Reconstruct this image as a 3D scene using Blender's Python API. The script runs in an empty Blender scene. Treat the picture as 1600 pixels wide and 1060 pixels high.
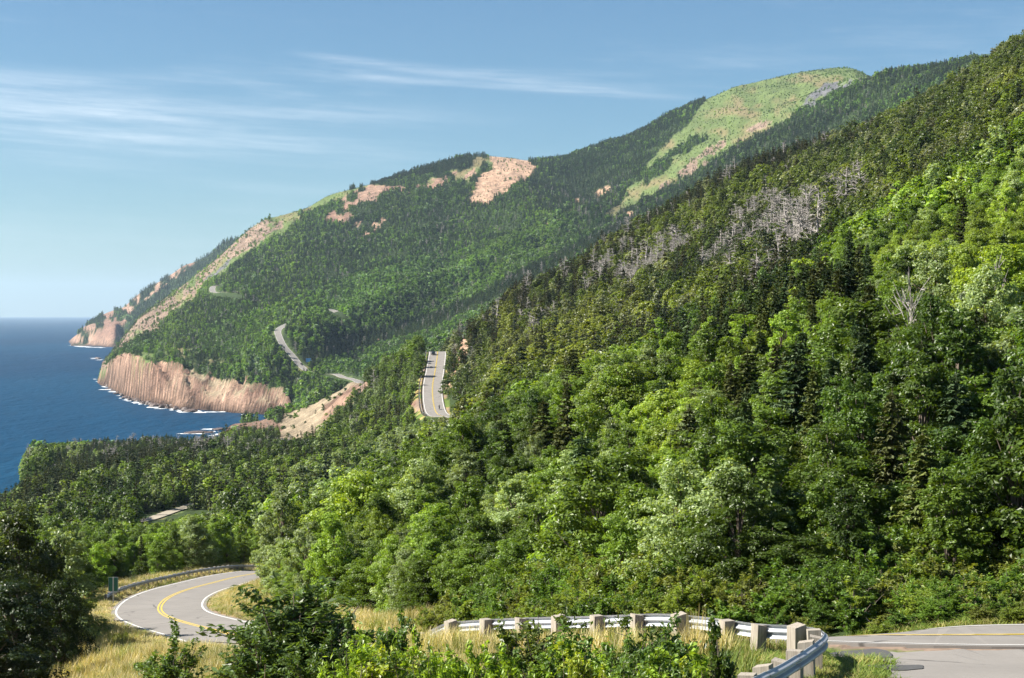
import bpy, math, random
import numpy as np
from mathutils import Vector, Matrix

random.seed(7)
RNG = np.random.default_rng(7)
SC = bpy.context.scene
COL = SC.collection
F, U0, V0 = 2600.0, 800.0, 489.0          # focal length in photo pixels, eye-level point
SEA = -100.0                               # the eye is the origin, the sea lies 100 m below it

# ------------------------------------------------------------------ camera, light, exposure
cam_data = bpy.data.cameras.new('camera')
cam_data.sensor_width = 36.0
cam_data.lens = F / 1600 * 36.0
cam_data.shift_y = -(530 - V0) / 1600
cam_data.clip_start = 0.5
cam_data.clip_end = 120000
cam = bpy.data.objects.new('camera', cam_data)
cam.rotation_euler = (math.radians(90), 0, 0)
COL.objects.link(cam)
SC.camera = cam

SUN_EL, SUN_AZ = 41.0, -95.0               # azimuth from +Y towards +X: the sun stands to the left
sd = Vector((math.sin(math.radians(SUN_AZ)) * math.cos(math.radians(SUN_EL)),
             math.cos(math.radians(SUN_AZ)) * math.cos(math.radians(SUN_EL)),
             math.sin(math.radians(SUN_EL))))
sun_data = bpy.data.lights.new('sun', 'SUN')
sun_data.energy = 5.0
sun_data.angle = math.radians(0.53)
sun_data.color = (1.0, 0.94, 0.84)
sun = bpy.data.objects.new('sun', sun_data)
sun.rotation_euler = sd.to_track_quat('Z', 'Y').to_euler()
COL.objects.link(sun)

SC.view_settings.view_transform = 'Standard'
SC.view_settings.look = 'None'
SC.view_settings.exposure = 1.55
SC.view_settings.gamma = 1
SC.view_settings.use_curve_mapping = False
SC.cycles.max_bounces = 8
SC.cycles.diffuse_bounces = 4
SC.cycles.glossy_bounces = 2
SC.cycles.transmission_bounces = 4
SC.cycles.volume_bounces = 0
SC.cycles.transparent_max_bounces = 4
SC.cycles.caustics_reflective = False
SC.cycles.caustics_refractive = False
SC.cycles.use_denoising = True
SC.cycles.use_adaptive_sampling = True
SC.cycles.adaptive_threshold = 0.02


class G:
    """A small wrapper that makes node graphs short to write."""
    def __init__(s, tree):
        s.t = tree
    def n(s, typ, ins=None, **props):
        nd = s.t.nodes.new(typ)
        for k, v in props.items():
            setattr(nd, k, v)
        for k, v in (ins or {}).items():
            s.put(nd.inputs[k], v)
        return nd
    def put(s, sock, v):
        if isinstance(v, bpy.types.NodeSocket):
            s.t.links.new(v, sock)
        elif isinstance(v, bpy.types.Node):
            s.t.links.new(v.outputs[0], sock)
        else:
            if isinstance(v, (tuple, list)) and sock.type == 'RGBA' and len(v) == 3:
                v = (*v, 1)
            sock.default_value = v
    def m(s, op, a, b=0.0, c=0.0, clamp=False):
        return s.n('ShaderNodeMath', {0: a, 1: b, 2: c}, operation=op, use_clamp=clamp).outputs[0]
    def noise(s, vec, scale, detail=3.0, rough=0.55, out=0):
        return s.n('ShaderNodeTexNoise', {'Vector': vec, 'Scale': scale, 'Detail': detail, 'Roughness': rough}).outputs[out]
    def ramp(s, fac, lo, hi):
        return s.n('ShaderNodeMapRange', {0: fac, 1: lo, 2: hi, 3: 0.0, 4: 1.0}, interpolation_type='SMOOTHSTEP').outputs[0]
    def mix(s, fac, a, b, blend='MIX'):
        nd = s.n('ShaderNodeMix', data_type='RGBA', blend_type=blend)
        s.put(nd.inputs[0], fac); s.put(nd.inputs[6], a); s.put(nd.inputs[7], b)
        return nd.outputs[2]


world = bpy.data.worlds.new('World')
SC.world = world
world.use_nodes = True
world.node_tree.nodes.clear()
g = G(world.node_tree)
sky = g.n('ShaderNodeTexSky', sky_type='NISHITA')
sky.sun_disc = False
sky.sun_elevation = math.radians(SUN_EL)
sky.sun_rotation = math.radians(SUN_AZ)
sky.altitude = 100
sky.air_density = 1.0
sky.dust_density = 0.25
sky.ozone_density = 3.0
tc = g.n('ShaderNodeTexCoord').outputs['Generated']
sp = g.n('ShaderNodeSeparateXYZ', {0: tc})
X, Y, Z = sp.outputs
el = g.m('DIVIDE', Z, g.m('SQRT', g.m('ADD', g.m('MULTIPLY', X, X), g.m('MULTIPLY', Y, Y))))
az = g.m('ARCTAN2', X, Y)
# thin cirrus veils, long in azimuth and thin in elevation, tilted a little
elt = g.m('ADD', el, g.m('MULTIPLY', az, 0.05))
cv = g.n('ShaderNodeCombineXYZ', {0: X, 1: Y, 2: g.m('MULTIPLY', elt, 9.0)}).outputs[0]
veil = g.ramp(g.noise(cv, 2.6, 6.0, 0.62), 0.43, 0.72)
band = g.m('MULTIPLY', g.ramp(el, 0.075, 0.115), g.m('SUBTRACT', 1.0, g.ramp(el, 0.12, 0.22)))
fade = g.m('ADD', 0.25, g.m('MULTIPLY', band, 0.75))
veil = g.m('MULTIPLY', g.m('MULTIPLY', veil, fade), g.ramp(el, 0.0, 0.05))
fine_v = g.n('ShaderNodeCombineXYZ', {0: X, 1: Y, 2: g.m('MULTIPLY', elt, 20.0)}).outputs[0]
fine = g.ramp(g.noise(fine_v, 7.0, 7.0, 0.7), 0.36, 0.66)


def streak(u1, v1, u2, v2, w1, w2, amount):
    """One cirrus streak between two directions of the sky, thickening along its length."""
    a1, a2 = math.atan((u1 - U0) / F), math.atan((u2 - U0) / F)
    e1, e2 = (V0 - v1) / F, (V0 - v2) / F
    t = g.m('DIVIDE', g.m('SUBTRACT', az, a1), a2 - a1)
    line = g.m('ADD', g.m('MULTIPLY', t, e2 - e1), e1)
    w = g.m('ADD', g.m('MULTIPLY', t, (w2 - w1) / F), w1 / F)
    wob = g.m('MULTIPLY', g.m('SUBTRACT', g.noise(fine_v, 2.0, 3.0), 0.5), 0.006)
    q = g.m('DIVIDE', g.m('ADD', g.m('SUBTRACT', el, line), wob), w)
    body = g.m('EXPONENT', g.m('MULTIPLY', g.m('MULTIPLY', q, q), -1.0))
    ends = g.m('MULTIPLY', g.ramp(t, 0.0, 0.14), g.m('SUBTRACT', 1.0, g.ramp(t, 0.6, 1.0)))
    return g.m('MULTIPLY', g.m('MULTIPLY', body, ends), g.m('MULTIPLY', g.m('ADD', g.m('MULTIPLY', fine, 1.0), 0.25), amount))


cl = g.m('MULTIPLY', veil, g.m('ADD', g.m('MULTIPLY', fine, 0.5), 0.5))
cl = g.m('MULTIPLY', cl, 0.60)
for args in ((430, 86, 1130, 158, 5, 13, 0.24), (520, 118, 1150, 160, 4, 7, 0.16), (700, 108, 1100, 120, 4, 8, .10), (-200, 128, 380, 144, 18, 9, 0.17),
             (-300, 158, 900, 192, 16, 20, 0.19), (-300, 205, 800, 240, 26, 30, 0.20)):
    cl = g.m('ADD', cl, streak(*args))
cl = g.m('MINIMUM', cl, 0.8)
bg = g.n('ShaderNodeBackground', {'Strength': 0.055})
tinted = g.mix(1.0, sky.outputs[0], (0.48, 0.63, 0.70, 1), 'MULTIPLY')
g.put(bg.inputs[0], g.mix(cl, tinted, (6.6, 7.2, 7.8, 1)))
g.put(g.n('ShaderNodeOutputWorld').inputs[0], bg.outputs[0])


# ------------------------------------------------------------------ helpers
def tag(o, label=None, cat=None, group=None, kind=None):
    for k, v in (('label', label), ('category', cat), ('group', group), ('kind', kind)):
        if v:
            o[k] = v
    return o


def mesh_np(name, verts, faces, mats=(), smooth=False, mat_idx=None):
    """A mesh from an (N,3) array and a list of (M,k) face index arrays."""
    me = bpy.data.meshes.new(name)
    verts = np.asarray(verts, np.float32)
    if not isinstance(faces, list):
        faces = [faces]
    faces = [np.asarray(f, np.int32) for f in faces if len(f)]
    me.vertices.add(len(verts))
    me.vertices.foreach_set('co', verts.ravel())
    loops = np.concatenate([f.ravel() for f in faces])
    tot = np.concatenate([np.full(len(f), f.shape[1], np.int32) for f in faces])
    start = np.concatenate([[0], np.cumsum(tot)[:-1]]).astype(np.int32)
    me.loops.add(len(loops))
    me.loops.foreach_set('vertex_index', loops)
    me.polygons.add(len(tot))
    me.polygons.foreach_set('loop_start', start)
    me.polygons.foreach_set('loop_total', tot)
    for m in mats:
        me.materials.append(m)
    if mat_idx is not None:
        me.polygons.foreach_set('material_index', np.asarray(mat_idx, np.int32))
    me.polygons.foreach_set('use_smooth', np.full(len(tot), bool(smooth)))
    me.update(calc_edges=True)
    me.validate()
    return me


def link(name, data, parent=None, loc=None):
    o = bpy.data.objects.new(name, data)
    COL.objects.link(o)
    if parent is not None:
        o.parent = parent
    if loc is not None:
        o.location = loc
    return o


class MB:
    """Collects boxes, tubes and profiles into one mesh."""
    def __init__(s):
        s.v, s.q, s.t, s.k = [], [], [], 0
    def add(s, v, quads=(), tris=()):
        v = np.asarray(v, float)
        s.v.append(v)
        if len(quads): s.q.append(np.asarray(quads, int) + s.k)
        if len(tris): s.t.append(np.asarray(tris, int) + s.k)
        s.k += len(v)
    def box(s, c, size, rot=0.0, taper=1.0):
        x, y, z = (a / 2 for a in size)
        p = np.array([[-x, -y, -z], [x, -y, -z], [x, y, -z], [-x, y, -z], [-x * taper, -y * taper, z], [x * taper, -y * taper, z], [x * taper, y * taper, z], [-x * taper, y * taper, z]])
        ca, sa = math.cos(rot), math.sin(rot)
        p = np.c_[p[:, 0] * ca - p[:, 1] * sa, p[:, 0] * sa + p[:, 1] * ca, p[:, 2]] + np.asarray(c)
        s.add(p, [[3, 2, 1, 0], [4, 5, 6, 7], [0, 1, 5, 4], [1, 2, 6, 5], [2, 3, 7, 6], [3, 0, 4, 7]])
    def tube(s, pts, radii, n=6):
        pts = np.asarray(pts, float)
        m = len(pts)
        ring = []
        for i in range(m):
            d = pts[min(i + 1, m - 1)] - pts[max(i - 1, 0)]
            d = d / (np.linalg.norm(d) + 1e-9)
            a = np.array([1.0, 0, 0]) if abs(d[0]) < 0.8 else np.array([0, 1.0, 0])
            a = np.cross(d, a); a /= np.linalg.norm(a)
            b = np.cross(d, a)
            th = np.arange(n) * 2 * math.pi / n
            ring.append(pts[i] + radii[i] * (np.cos(th)[:, None] * a + np.sin(th)[:, None] * b))
        q = [[i * n + j, i * n + (j + 1) % n, (i + 1) * n + (j + 1) % n, (i + 1) * n + j] for i in range(m - 1) for j in range(n)]
        v = np.vstack(ring + [pts[-1:], pts[:1]])
        t = [[(m - 1) * n + j, (m - 1) * n + (j + 1) % n, m * n] for j in range(n)] + [[(j + 1) % n, j, m * n + 1] for j in range(n)]
        s.add(v, q, t)
    def data(s, name, mats, smooth=False):
        return mesh_np(name, np.vstack(s.v), [np.vstack(s.q) if s.q else np.zeros((0, 4)), np.vstack(s.t) if s.t else np.zeros((0, 3))], mats, smooth)


# value noise in the plane
def _hash(ix, iy, seed):
    h = (ix.astype(np.int64) * 374761393 + iy.astype(np.int64) * 668265263 + seed * 1442695041) & 0xFFFFFFFF
    h = ((h ^ (h >> 13)) * 1274126177) & 0xFFFFFFFF
    return ((h ^ (h >> 16)) & 0xFFFF) / 65535.0


def vnoise(x, y, seed=0):
    x = np.asarray(x, float); y = np.asarray(y, float)
    ix, iy = np.floor(x), np.floor(y)
    fx, fy = x - ix, y - iy
    fx = fx * fx * (3 - 2 * fx); fy = fy * fy * (3 - 2 * fy)
    a, b = _hash(ix, iy, seed), _hash(ix + 1, iy, seed)
    c, d = _hash(ix, iy + 1, seed), _hash(ix + 1, iy + 1, seed)
    return (a * (1 - fx) + b * fx) * (1 - fy) + (c * (1 - fx) + d * fx) * fy - 0.5


def fbm(x, y, seed=0, octs=4, gain=0.5):
    r, a = 0.0, 1.0
    for k in range(octs):
        r = r + a * vnoise(x * 2 ** k + 17.3 * k, y * 2 ** k - 9.1 * k, seed + k)
        a *= gain
    return r * 1.6                          # roughly -1 .. 1


def in_poly(u, v, poly):
    u = np.asarray(u, float); v = np.asarray(v, float)
    ins = np.zeros(u.shape, bool)
    n = len(poly)
    for i in range(n):
        (x1, y1), (x2, y2) = poly[i], poly[(i + 1) % n]
        c = (y1 > v) != (y2 > v)
        with np.errstate(divide='ignore', invalid='ignore'):
            ins ^= c & (u < (x2 - x1) * (v - y1) / ((y2 - y1) if y2 != y1 else 1e-9) + x1)
    return ins

# ------------------------------------------------------------------ terrain: break lines (bearing u, distance d, height z)
LINES = [
    [(-200, 2, -1.6)],
    [(-200, 10, -3.9), (900, 10, -3.6)],
    [(-200, 22, -6.9), (300, 24, -6.6), (600, 22, -6.0), (900, 22, -5.75)],
    [(-200, 31, -9.2), (300, 33, -8.4), (600, 31, -7.2), (900, 31, -6.85), (1100, 31, -6.5), (1250, 31, -6.4)],
    [(-200, 48, -13.2), (100, 50, -12.6), (250, 50, -11.6), (350, 50, -11.1), (500, 48, -10.3), (675, 45, -9.5), (900, 42, -8.75), (1100, 40, -7.9), (1250, 40, -7.55)],
    [(-200, 70, -17), (50, 72, -16.6), (150, 72, -15.1), (250, 72, -14.7), (400, 72, -14.4), (550, 65, -13.0), (675, 56, -11.2), (800, 56, -10.7), (1000, 52, -9.9), (1200, 50, -9.4)],
    [(-200, 90, -22), (50, 88, -20.5), (200, 88, -18.9), (400, 90, -18.2), (550, 90, -17.5), (700, 90, -16.5), (800, 85, -15.8), (900, 80, -14.4), (1000, 75, -12.8), (1150, 72, -11), (1300, 72, -8.8), (1450, 72, -7.6), (1600, 72, -6.4), (2000, 72, -4)],
    [(-200, 110, -25), (0, 110, -23), (150, 110, -21.2), (400, 110, -20.9), (500, 110, -20), (600, 110, -20), (700, 110, -18.2), (800, 110, -16.3), (1000, 110, -12.2), (1300, 110, -6.5), (1600, 110, -2), (2000, 110, 5)],
    [(-200, 160, -34), (0, 160, -30), (150, 160, -27), (400, 160, -26.5), (500, 160, -24.5), (600, 160, -23), (700, 160, -18.5), (800, 160, -16.5), (1000, 160, -11.5), (1300, 160, -3.5), (1600, 160, 4), (2000, 160, 16)],
    [(-200, 215, -38), (0, 215, -35), (200, 215, -32.5), (400, 215, -33), (500, 215, -34), (600, 215, -30), (700, 215, -21.5), (800, 215, -18), (1000, 215, -11.5), (1300, 215, 1), (1600, 215, 12), (2000, 215, 30)],
    [(-200, 300, -47), (0, 300, -45), (400, 300, -42), (500, 300, -40), (600, 300, -34), (700, 300, -27), (800, 300, -20), (1000, 300, -11.5), (1300, 300, 7), (1600, 300, 26), (2000, 300, 52)],
    [(-200, 430, -75), (-60, 430, -60), (0, 430, -55), (200, 430, -50.5), (330, 430, -50), (500, 430, -48), (600, 430, -43), (700, 430, -34), (800, 430, -20), (1000, 430, -5), (1300, 430, 24), (1600, 430, 56), (2000, 430, 95)],
    [(-200, 560, -112), (-60, 580, -105), (-15, 590, -74), (20, 610, -70), (40, 640, -64), (100, 640, -62), (400, 640, -58), (500, 640, -55), (600, 620, -47), (650, 600, -40), (680, 600, -37), (720, 600, -33), (800, 600, -14), (900, 600, 2), (1000, 620, 18), (1300, 600, 50), (1500, 580, 72), (1600, 560, 86), (2000, 560, 150)],
    [(-200, 680, -115), (-20, 680, -112), (25, 690, -112), (40, 670, -68), (55, 680, -67), (100, 700, -66), (200, 760, -66.6), (330, 800, -67.7), (400, 850, -70.6), (450, 880, -72), (500, 880, -68), (550, 850, -60), (600, 740, -47), (640, 720, -32), (665, 700, -24), (702, 700, -23), (740, 700, -12), (800, 700, 0), (900, 700, 13), (1000, 720, 30), (1100, 720, 46), (1200, 720, 58), (1300, 720, 68), (1400, 720, 80), (1500, 690, 92), (1600, 640, 102), (2000, 600, 160)],
    # the spur that carries the far road, and the near mountain's crest
    [(-200, 1361, -115), (340, 1361, -112), (350, 1361, -101), (358, 1361, -95), (372, 1340, -91), (395, 1300, -83), (430, 1230, -74), (473, 1150, -63), (540, 1000, -44), (586, 900, -31), (620, 820, -22.5), (643, 780, -17.5), (665, 762, -17), (700, 762, -17), (715, 770, -13), (740, 780, -12), (800, 800, 4.3), (900, 820, 19.2), (1000, 850, 40.2), (1100, 850, 60), (1200, 850, 76), (1300, 850, 84.7), (1400, 820, 94), (1500, 760, 106), (1600, 700, 112), (2000, 650, 170)],
    [(-200, 1440, -115), (340, 1430, -115), (395, 1370, -103), (430, 1330, -94), (473, 1260, -80), (540, 1100, -62), (586, 1000, -48), (640, 900, -36), (690, 900, -30), (740, 930, -28), (800, 950, -10), (1000, 1000, 16), (1300, 1000, 55), (1600, 950, 85), (2000, 900, 140)],
    [(-200, 1500, -115), (435, 1500, -113), (452, 1530, -99), (480, 1500, -86), (500, 1480, -77), (560, 1400, -59), (600, 1350, -51), (650, 1300, -42), (720, 1250, -36), (800, 1250, -14), (1000, 1350, 20), (1300, 1350, 70), (1600, 1300, 90), (2000, 1300, 150)],
    # waterline under the sea cliff, cliff top
    [(-200, 2300, -115), (148, 2330, -113), (156, 2342, -101), (190, 2015, -101), (230, 1818, -101), (290, 1722, -101), (400, 1635, -101), (440, 1590, -101), (455, 1572, -97), (500, 1570, -72), (560, 1500, -57), (600, 1440, -49), (700, 1400, -33), (800, 1400, -10), (1000, 1500, 30), (1300, 1500, 85), (1600, 1420, 120), (2000, 1420, 180)],
    [(-200, 2360, -115), (148, 2380, -113), (160, 2400, -74), (190, 2050, -56), (210, 1955, -50.5), (234, 1850, -57.6), (272, 1780, -58), (289, 1757, -68), (306, 1747, -63), (326, 1725, -70), (373, 1685, -72), (407, 1665, -76), (448, 1620, -80), (456, 1610, -86), (480, 1600, -73), (520, 1600, -64), (560, 1560, -53), (600, 1500, -48), (700, 1450, -30), (800, 1450, -5), (1000, 1600, 40), (1300, 1600, 100), (1600, 1500, 150), (2000, 1500, 200)],
    [(-200, 2500, -115), (148, 2600, -113), (158, 2700, -101), (165, 2680, -85), (190, 2450, -60), (220, 2300, -40), (260, 2150, -40), (300, 2000, -38), (350, 1900, -43), (400, 1850, -42), (440, 1800, -36), (500, 1780, -44), (560, 1780, -46), (620, 1750, -36), (700, 1750, -25), (800, 1750, 15), (1000, 1900, 90), (1300, 1900, 160), (1600, 1800, 210), (2000, 1800, 250)],
    [(-200, 2900, -115), (148, 3000, -113), (160, 3000, -99), (190, 2900, -52), (220, 2800, -12), (260, 2700, 8), (300, 2600, 22), (340, 2500, 33), (400, 2480, 50), (460, 2450, 62), (520, 2450, 50), (600, 2400, 60), (700, 2350, 55), (800, 2350, 85), (900, 2350, 100), (1000, 2400, 130), (1100, 2400, 165), (1200, 2300, 190), (1300, 2300, 230), (1400, 2200, 275), (1525, 2000, 270), (1600, 2000, 270), (2000, 2000, 290)],
    # the spruce spur in front of the bald summit
    [(-200, 3150, -115), (150, 3150, -113), (160, 3150, -100), (190, 3050, -52), (220, 2950, -8), (260, 2900, 22), (300, 2850, 45), (340, 2800, 60), (400, 2800, 95), (440, 2800, 110), (520, 2800, 120), (600, 2800, 140), (700, 2800, 160), (800, 2800, 180), (900, 2800, 180), (1000, 2700, 180), (1075, 2700, 228), (1162, 2700, 274), (1241, 2700, 320), (1366, 2650, 372), (1400, 2600, 372), (1525, 2500, 378), (1600, 2500, 385), (2000, 2500, 420)],
    # skyline of the far mountain
    [(-200, 3300, -115), (150, 3350, -113), (158, 3380, -101), (175, 3330, -80), (190, 3300, -51), (224, 3300, -4), (272, 3300, 44), (306, 3300, 78), (340, 3300, 109), (385, 3300, 163), (410, 3300, 185), (440, 3300, 195), (480, 3300, 214), (520, 3350, 242), (600, 3400, 278), (700, 3450, 317), (740, 3450, 329), (770, 3450, 331), (800, 3450, 327), (830, 3450, 319), (880, 3500, 328), (950, 3500, 362), (1000, 3500, 388), (1060, 3500, 429), (1110, 3500, 458), (1150, 3500, 482), (1250, 3500, 510), (1300, 3500, 519), (1330, 3500, 518), (1350, 3450, 500), (1366, 3400, 474), (1400, 3300, 436), (1525, 3300, 430), (2000, 3300, 460)],
    [(-200, 3600, -115), (160, 3560, -115), (190, 3620, -112), (300, 3700, -20), (385, 3800, 60), (440, 3900, 110), (600, 3900, 190), (800, 3950, 240), (1150, 4000, 400), (1330, 4000, 430), (1400, 3900, 380), (2000, 3900, 400)],
    # the farther headland
    [(-200, 5000, -115), (100, 5000, -114), (106, 5400, -106), (110, 5380, -101), (130, 5150, -101), (165, 4900, -101), (350, 4700, -100), (450, 4600, 0), (600, 4600, 160), (1000, 4700, 300), (2000, 4700, 300)],
    [(-200, 5420, -115), (104, 5440, -108), (110, 5440, -97), (124, 5300, -68), (136, 5250, -50), (165, 5000, -45), (190, 5000, -32), (350, 5000, 40), (450, 5000, 100), (700, 5000, 230), (2000, 5000, 250)],
    [(-200, 5800, -115), (103, 5800, -113), (108, 5720, -100), (122, 5700, -73), (136, 5700, -36), (160, 5700, -4), (190, 5700, 17), (238, 5700, 97), (289, 5700, 162), (323, 5700, 192), (350, 5700, 241), (450, 5700, 290), (2000, 5700, 250)],
    [(-200, 6500, -115), (120, 6500, -115), (300, 6600, 40), (450, 6600, 150), (2000, 6600, 150)],
    [(-200, 9500, -115)],
]

ucols = np.concatenate([np.arange(-900, -60, 40), np.arange(-60, 1660, 4.0), np.arange(1660, 2520, 40)]).astype(float)
drows = np.concatenate([np.arange(2, 24, 1.0), np.arange(24, 60, 0.4), np.arange(60, 135, 0.7), np.arange(135, 230, 1.4),
                        np.arange(230, 560, 4.0), np.arange(560, 820, 2.6), np.arange(820, 1370, 7.0), np.arange(1370, 1560, 5.0), np.arange(1560, 2420, 2.0), np.arange(2420, 2450, 5.0),
                        np.arange(2450, 3560, 14.0), np.arange(3560, 4600, 90.0), np.arange(4600, 5760, 22.0), np.arange(5760, 9500, 240.0), [9500.0]])
NU, ND = len(ucols), len(drows)


def pt(u, d, z=0.0):
    return ((u - U0) / F * d, d, z)


def base_heights():
    ucl = np.clip(ucols, -200, 2000)
    kd, kz = [], []
    for i, ln in enumerate(LINES):
        a = np.array(ln, float)
        d = np.interp(ucl, a[:, 0], a[:, 1])
        z = np.interp(ucl, a[:, 0], a[:, 2])
        if i in (17, 18):                    # buttresses and gullies of the sea cliff
            on = ((ucl > 150) & (ucl < 455)).astype(float)
            amp = np.interp(ucl, [150, 170, 330, 380, 455], [0, .7, .7, .25, .15])
            w = fbm(ucl / 31.0, ucl * 0, 31, 2) * 20 if i == 17 else fbm(ucl / 24.0 + 5, ucl * 0, 37, 2) * 30
            d = d + on * amp * w
            if i == 18:
                z = z + on * amp * fbm(ucl / 14.0, ucl * 0, 41, 2) * 4
        if i in (24, 25):
            d = d + fbm(ucl / 9.0, ucl * 0, 43, 3) * 50
        kd.append(d); kz.append(z)
    kd = np.array(kd); kz = np.array(kz)
    for i in range(1, len(kd)):
        kd[i] = np.maximum(kd[i], kd[i - 1] + 1.0)
    Zb = np.empty((NU, ND))
    for c in range(NU):
        Zb[c] = np.interp(drows, kd[:, c], kz[:, c])
    # round the creases along the distance and between neighbouring bearings
    def blur(a, k, axis):
        pad = [(0, 0), (0, 0)]; pad[axis] = (k, k)
        p = np.pad(a, pad, mode='edge')
        c = np.cumsum(np.insert(p, 0, 0, axis=axis), axis=axis)
        n = a.shape[axis]
        hi = np.take(c, np.arange(2 * k + 1, 2 * k + 1 + n), axis=axis)
        lo = np.take(c, np.arange(0, n), axis=axis)
        return (hi - lo) / (2 * k + 1)
    sm = blur(blur(Zb, 4, 1), 2, 0)
    cliffy = ((drows > 1400) & (drows < 2480))[None, :] & (ucols < 470)[:, None]
    cliffy |= (drows > 4500)[None, :] | ((drows > 560) & (drows < 720))[None, :] & (ucols < 60)[:, None]
    return np.where(cliffy, Zb, sm)


Zg = base_heights()
UU, DD = np.meshgrid(ucols, drows, indexing='ij')
XX = (UU - U0) / F * DD
YY = DD


def sample(A, u, d):
    u = np.asarray(u, float); d = np.asarray(d, float)
    i = np.clip(np.searchsorted(ucols, u) - 1, 0, NU - 2)
    j = np.clip(np.searchsorted(drows, d) - 1, 0, ND - 2)
    fu = np.clip((u - ucols[i]) / (ucols[i + 1] - ucols[i]), 0, 1)
    fd = np.clip((d - drows[j]) / (drows[j + 1] - drows[j]), 0, 1)
    return (A[i, j] * (1 - fd) + A[i, j + 1] * fd) * (1 - fu) + (A[i + 1, j] * (1 - fd) + A[i + 1, j + 1] * fd) * fu


def ground(x, y):
    x = np.asarray(x, float); y = np.maximum(np.asarray(y, float), 2.0)
    return sample(Zg, U0 + x / y * F, y)


def hit(u, v, dmin, dmax=9000.0):
    """The first ground point beyond dmin seen in direction (u, v)."""
    ds = np.concatenate([np.arange(dmin, min(dmax, 300), 0.25), np.arange(max(dmin, 300), dmax, 2.0)])
    z = sample(Zg, np.full(len(ds), u), ds)
    ray = -(v - V0) / F * ds
    k = np.argmax(z >= ray)
    if z[k] < ray[k]:
        k = int(np.argmin(np.abs(z - ray)))
    return np.array([(u - U0) / F * ds[k], ds[k]])


def smooth_path(p, step):
    """Catmull-Rom through the points, resampled evenly."""
    p = np.asarray(p, float)
    q = np.vstack([2 * p[0] - p[1], p, 2 * p[-1] - p[-2]])
    out = []
    for i in range(1, len(q) - 2):
        t = np.linspace(0, 1, 24, endpoint=False)[:, None]
        a, b, c, d = q[i - 1], q[i], q[i + 1], q[i + 2]
        out.append(0.5 * (2 * b + (c - a) * t + (2 * a - 5 * b + 4 * c - d) * t ** 2 + (3 * b - a - 3 * c + d) * t ** 3))
    out.append(p[-1:])
    o = np.vstack(out)
    s = np.concatenate([[0], np.cumsum(np.linalg.norm(np.diff(o, axis=0), axis=1))])
    n = max(2, int(s[-1] / step) + 1)
    ss = np.linspace(0, s[-1], n)
    return np.c_[[np.interp(ss, s, o[:, k]) for k in range(o.shape[1])]].T


def lateral(p):
    """Unit vectors to the right of a path in plan."""
    t = np.gradient(p[:, :2], axis=0)
    t /= np.linalg.norm(t, axis=1)[:, None] + 1e-9
    return np.c_[t[:, 1], -t[:, 0]]


def ud(u, d):
    return np.array([(u - U0) / F * d, d])


ROADS = {}
p = [ud(2100, 38), ud(1750, 35.6), ud(1600, 35.3), ud(1400, 35.6), ud(1290, 36.6), ud(1150, 39.2), ud(1000, 43.0), ud(850, 47.8), ud(700, 54), ud(600, 60.5), ud(500, 75),
     ud(420, 92), ud(345, 107), ud(275, 119), ud(249, 131), ud(262, 147), ud(312, 165), ud(400, 192), ud(480, 214), ud(560, 240)]
p = smooth_path(p, 0.8)
for _ in range(2):
    p = np.c_[[np.convolve(np.pad(p[:, k], 5, mode='reflect', reflect_type='odd'), np.ones(11) / 11, 'valid') for k in (0, 1)]].T
ROADS['main'] = (p, 3.5, 3.0)
p = [ud(600, 405), ud(450, 432), hit(330, 786, 330), hit(280, 795, 330), hit(222, 808, 330), ud(150, 395)]
ROADS['lane'] = (smooth_path(p, 3.0), 1.4, 6.0)
p = [ud(720, 520), ud(700, 560), hit(684, 650, 480), hit(677, 630, 480), hit(676, 605, 480), hit(680, 580, 480), hit(683, 560, 480), ud(683.5, 762), ud(680, 790), ud(668, 830)]
ROADS['spur'] = (smooth_path(p, 2.0), 3.7, 7.0)
p = [ud(640, 1560), hit(590, 603, 1300), hit(545, 591, 1400), hit(520, 583, 1400), hit(500, 577, 1400), hit(478, 571, 1400), hit(458, 563, 1450), hit(441, 551, 1450), hit(434, 540, 1450), hit(440, 529, 1450), hit(456, 521, 1450), hit(475, 517, 1450)]
ROADS['valley'] = (smooth_path(p, 4.0), 3.5, 10.0)
p = [hit(505, 482, 1500), hit(515, 484, 1500), hit(526, 488, 1500), hit(536, 493, 1500), hit(545, 498, 1500)]
ROADS['slope'] = (smooth_path(p, 4.0), 4.6, 12.0)
p = [hit(392, 463, 1700), hit(376, 463, 1700), hit(358, 462, 1700), hit(342, 459, 1700), hit(332, 453, 1700), hit(335, 446, 1700), hit(345, 442, 1700)]
ROADS['hairpin'] = (smooth_path(p, 4.0), 4.2, 9.0)

# relief that the break lines leave out
amp = np.interp(DD, [0, 60, 230, 450, 700, 1000, 1400, 2000, 3000, 3500, 5000], [0.03, 0.1, 0.5, 1.5, 2.5, 3, 4, 9, 10, 3, 8])
rel = fbm(XX / 130.0, YY / 170.0, 3, 5) * amp + fbm(XX / np.maximum(DD * 0.02, 3), YY / np.maximum(DD * 0.03, 4), 9, 3) * amp * 0.35
clf = np.clip((0.0 - Zg) / 10, 0, 1) * np.clip((Zg - SEA) / 6, 0, 1) * ((DD > 1500) & (DD < 2500) & (UU < 455) & (UU > 150)) * np.clip((-46 - Zg) / 8, 0, 1)
rel += clf * ((.35 - np.abs(fbm((XX + .75 * Zg + .2 * YY) / 30.0, (Zg - .4 * XX) / 34.0, 23, 3))) * 15 + fbm(Zg / 7.0 + XX / 70.0, XX / 45.0 + YY / 80, 25, 3) * 7)
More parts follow.
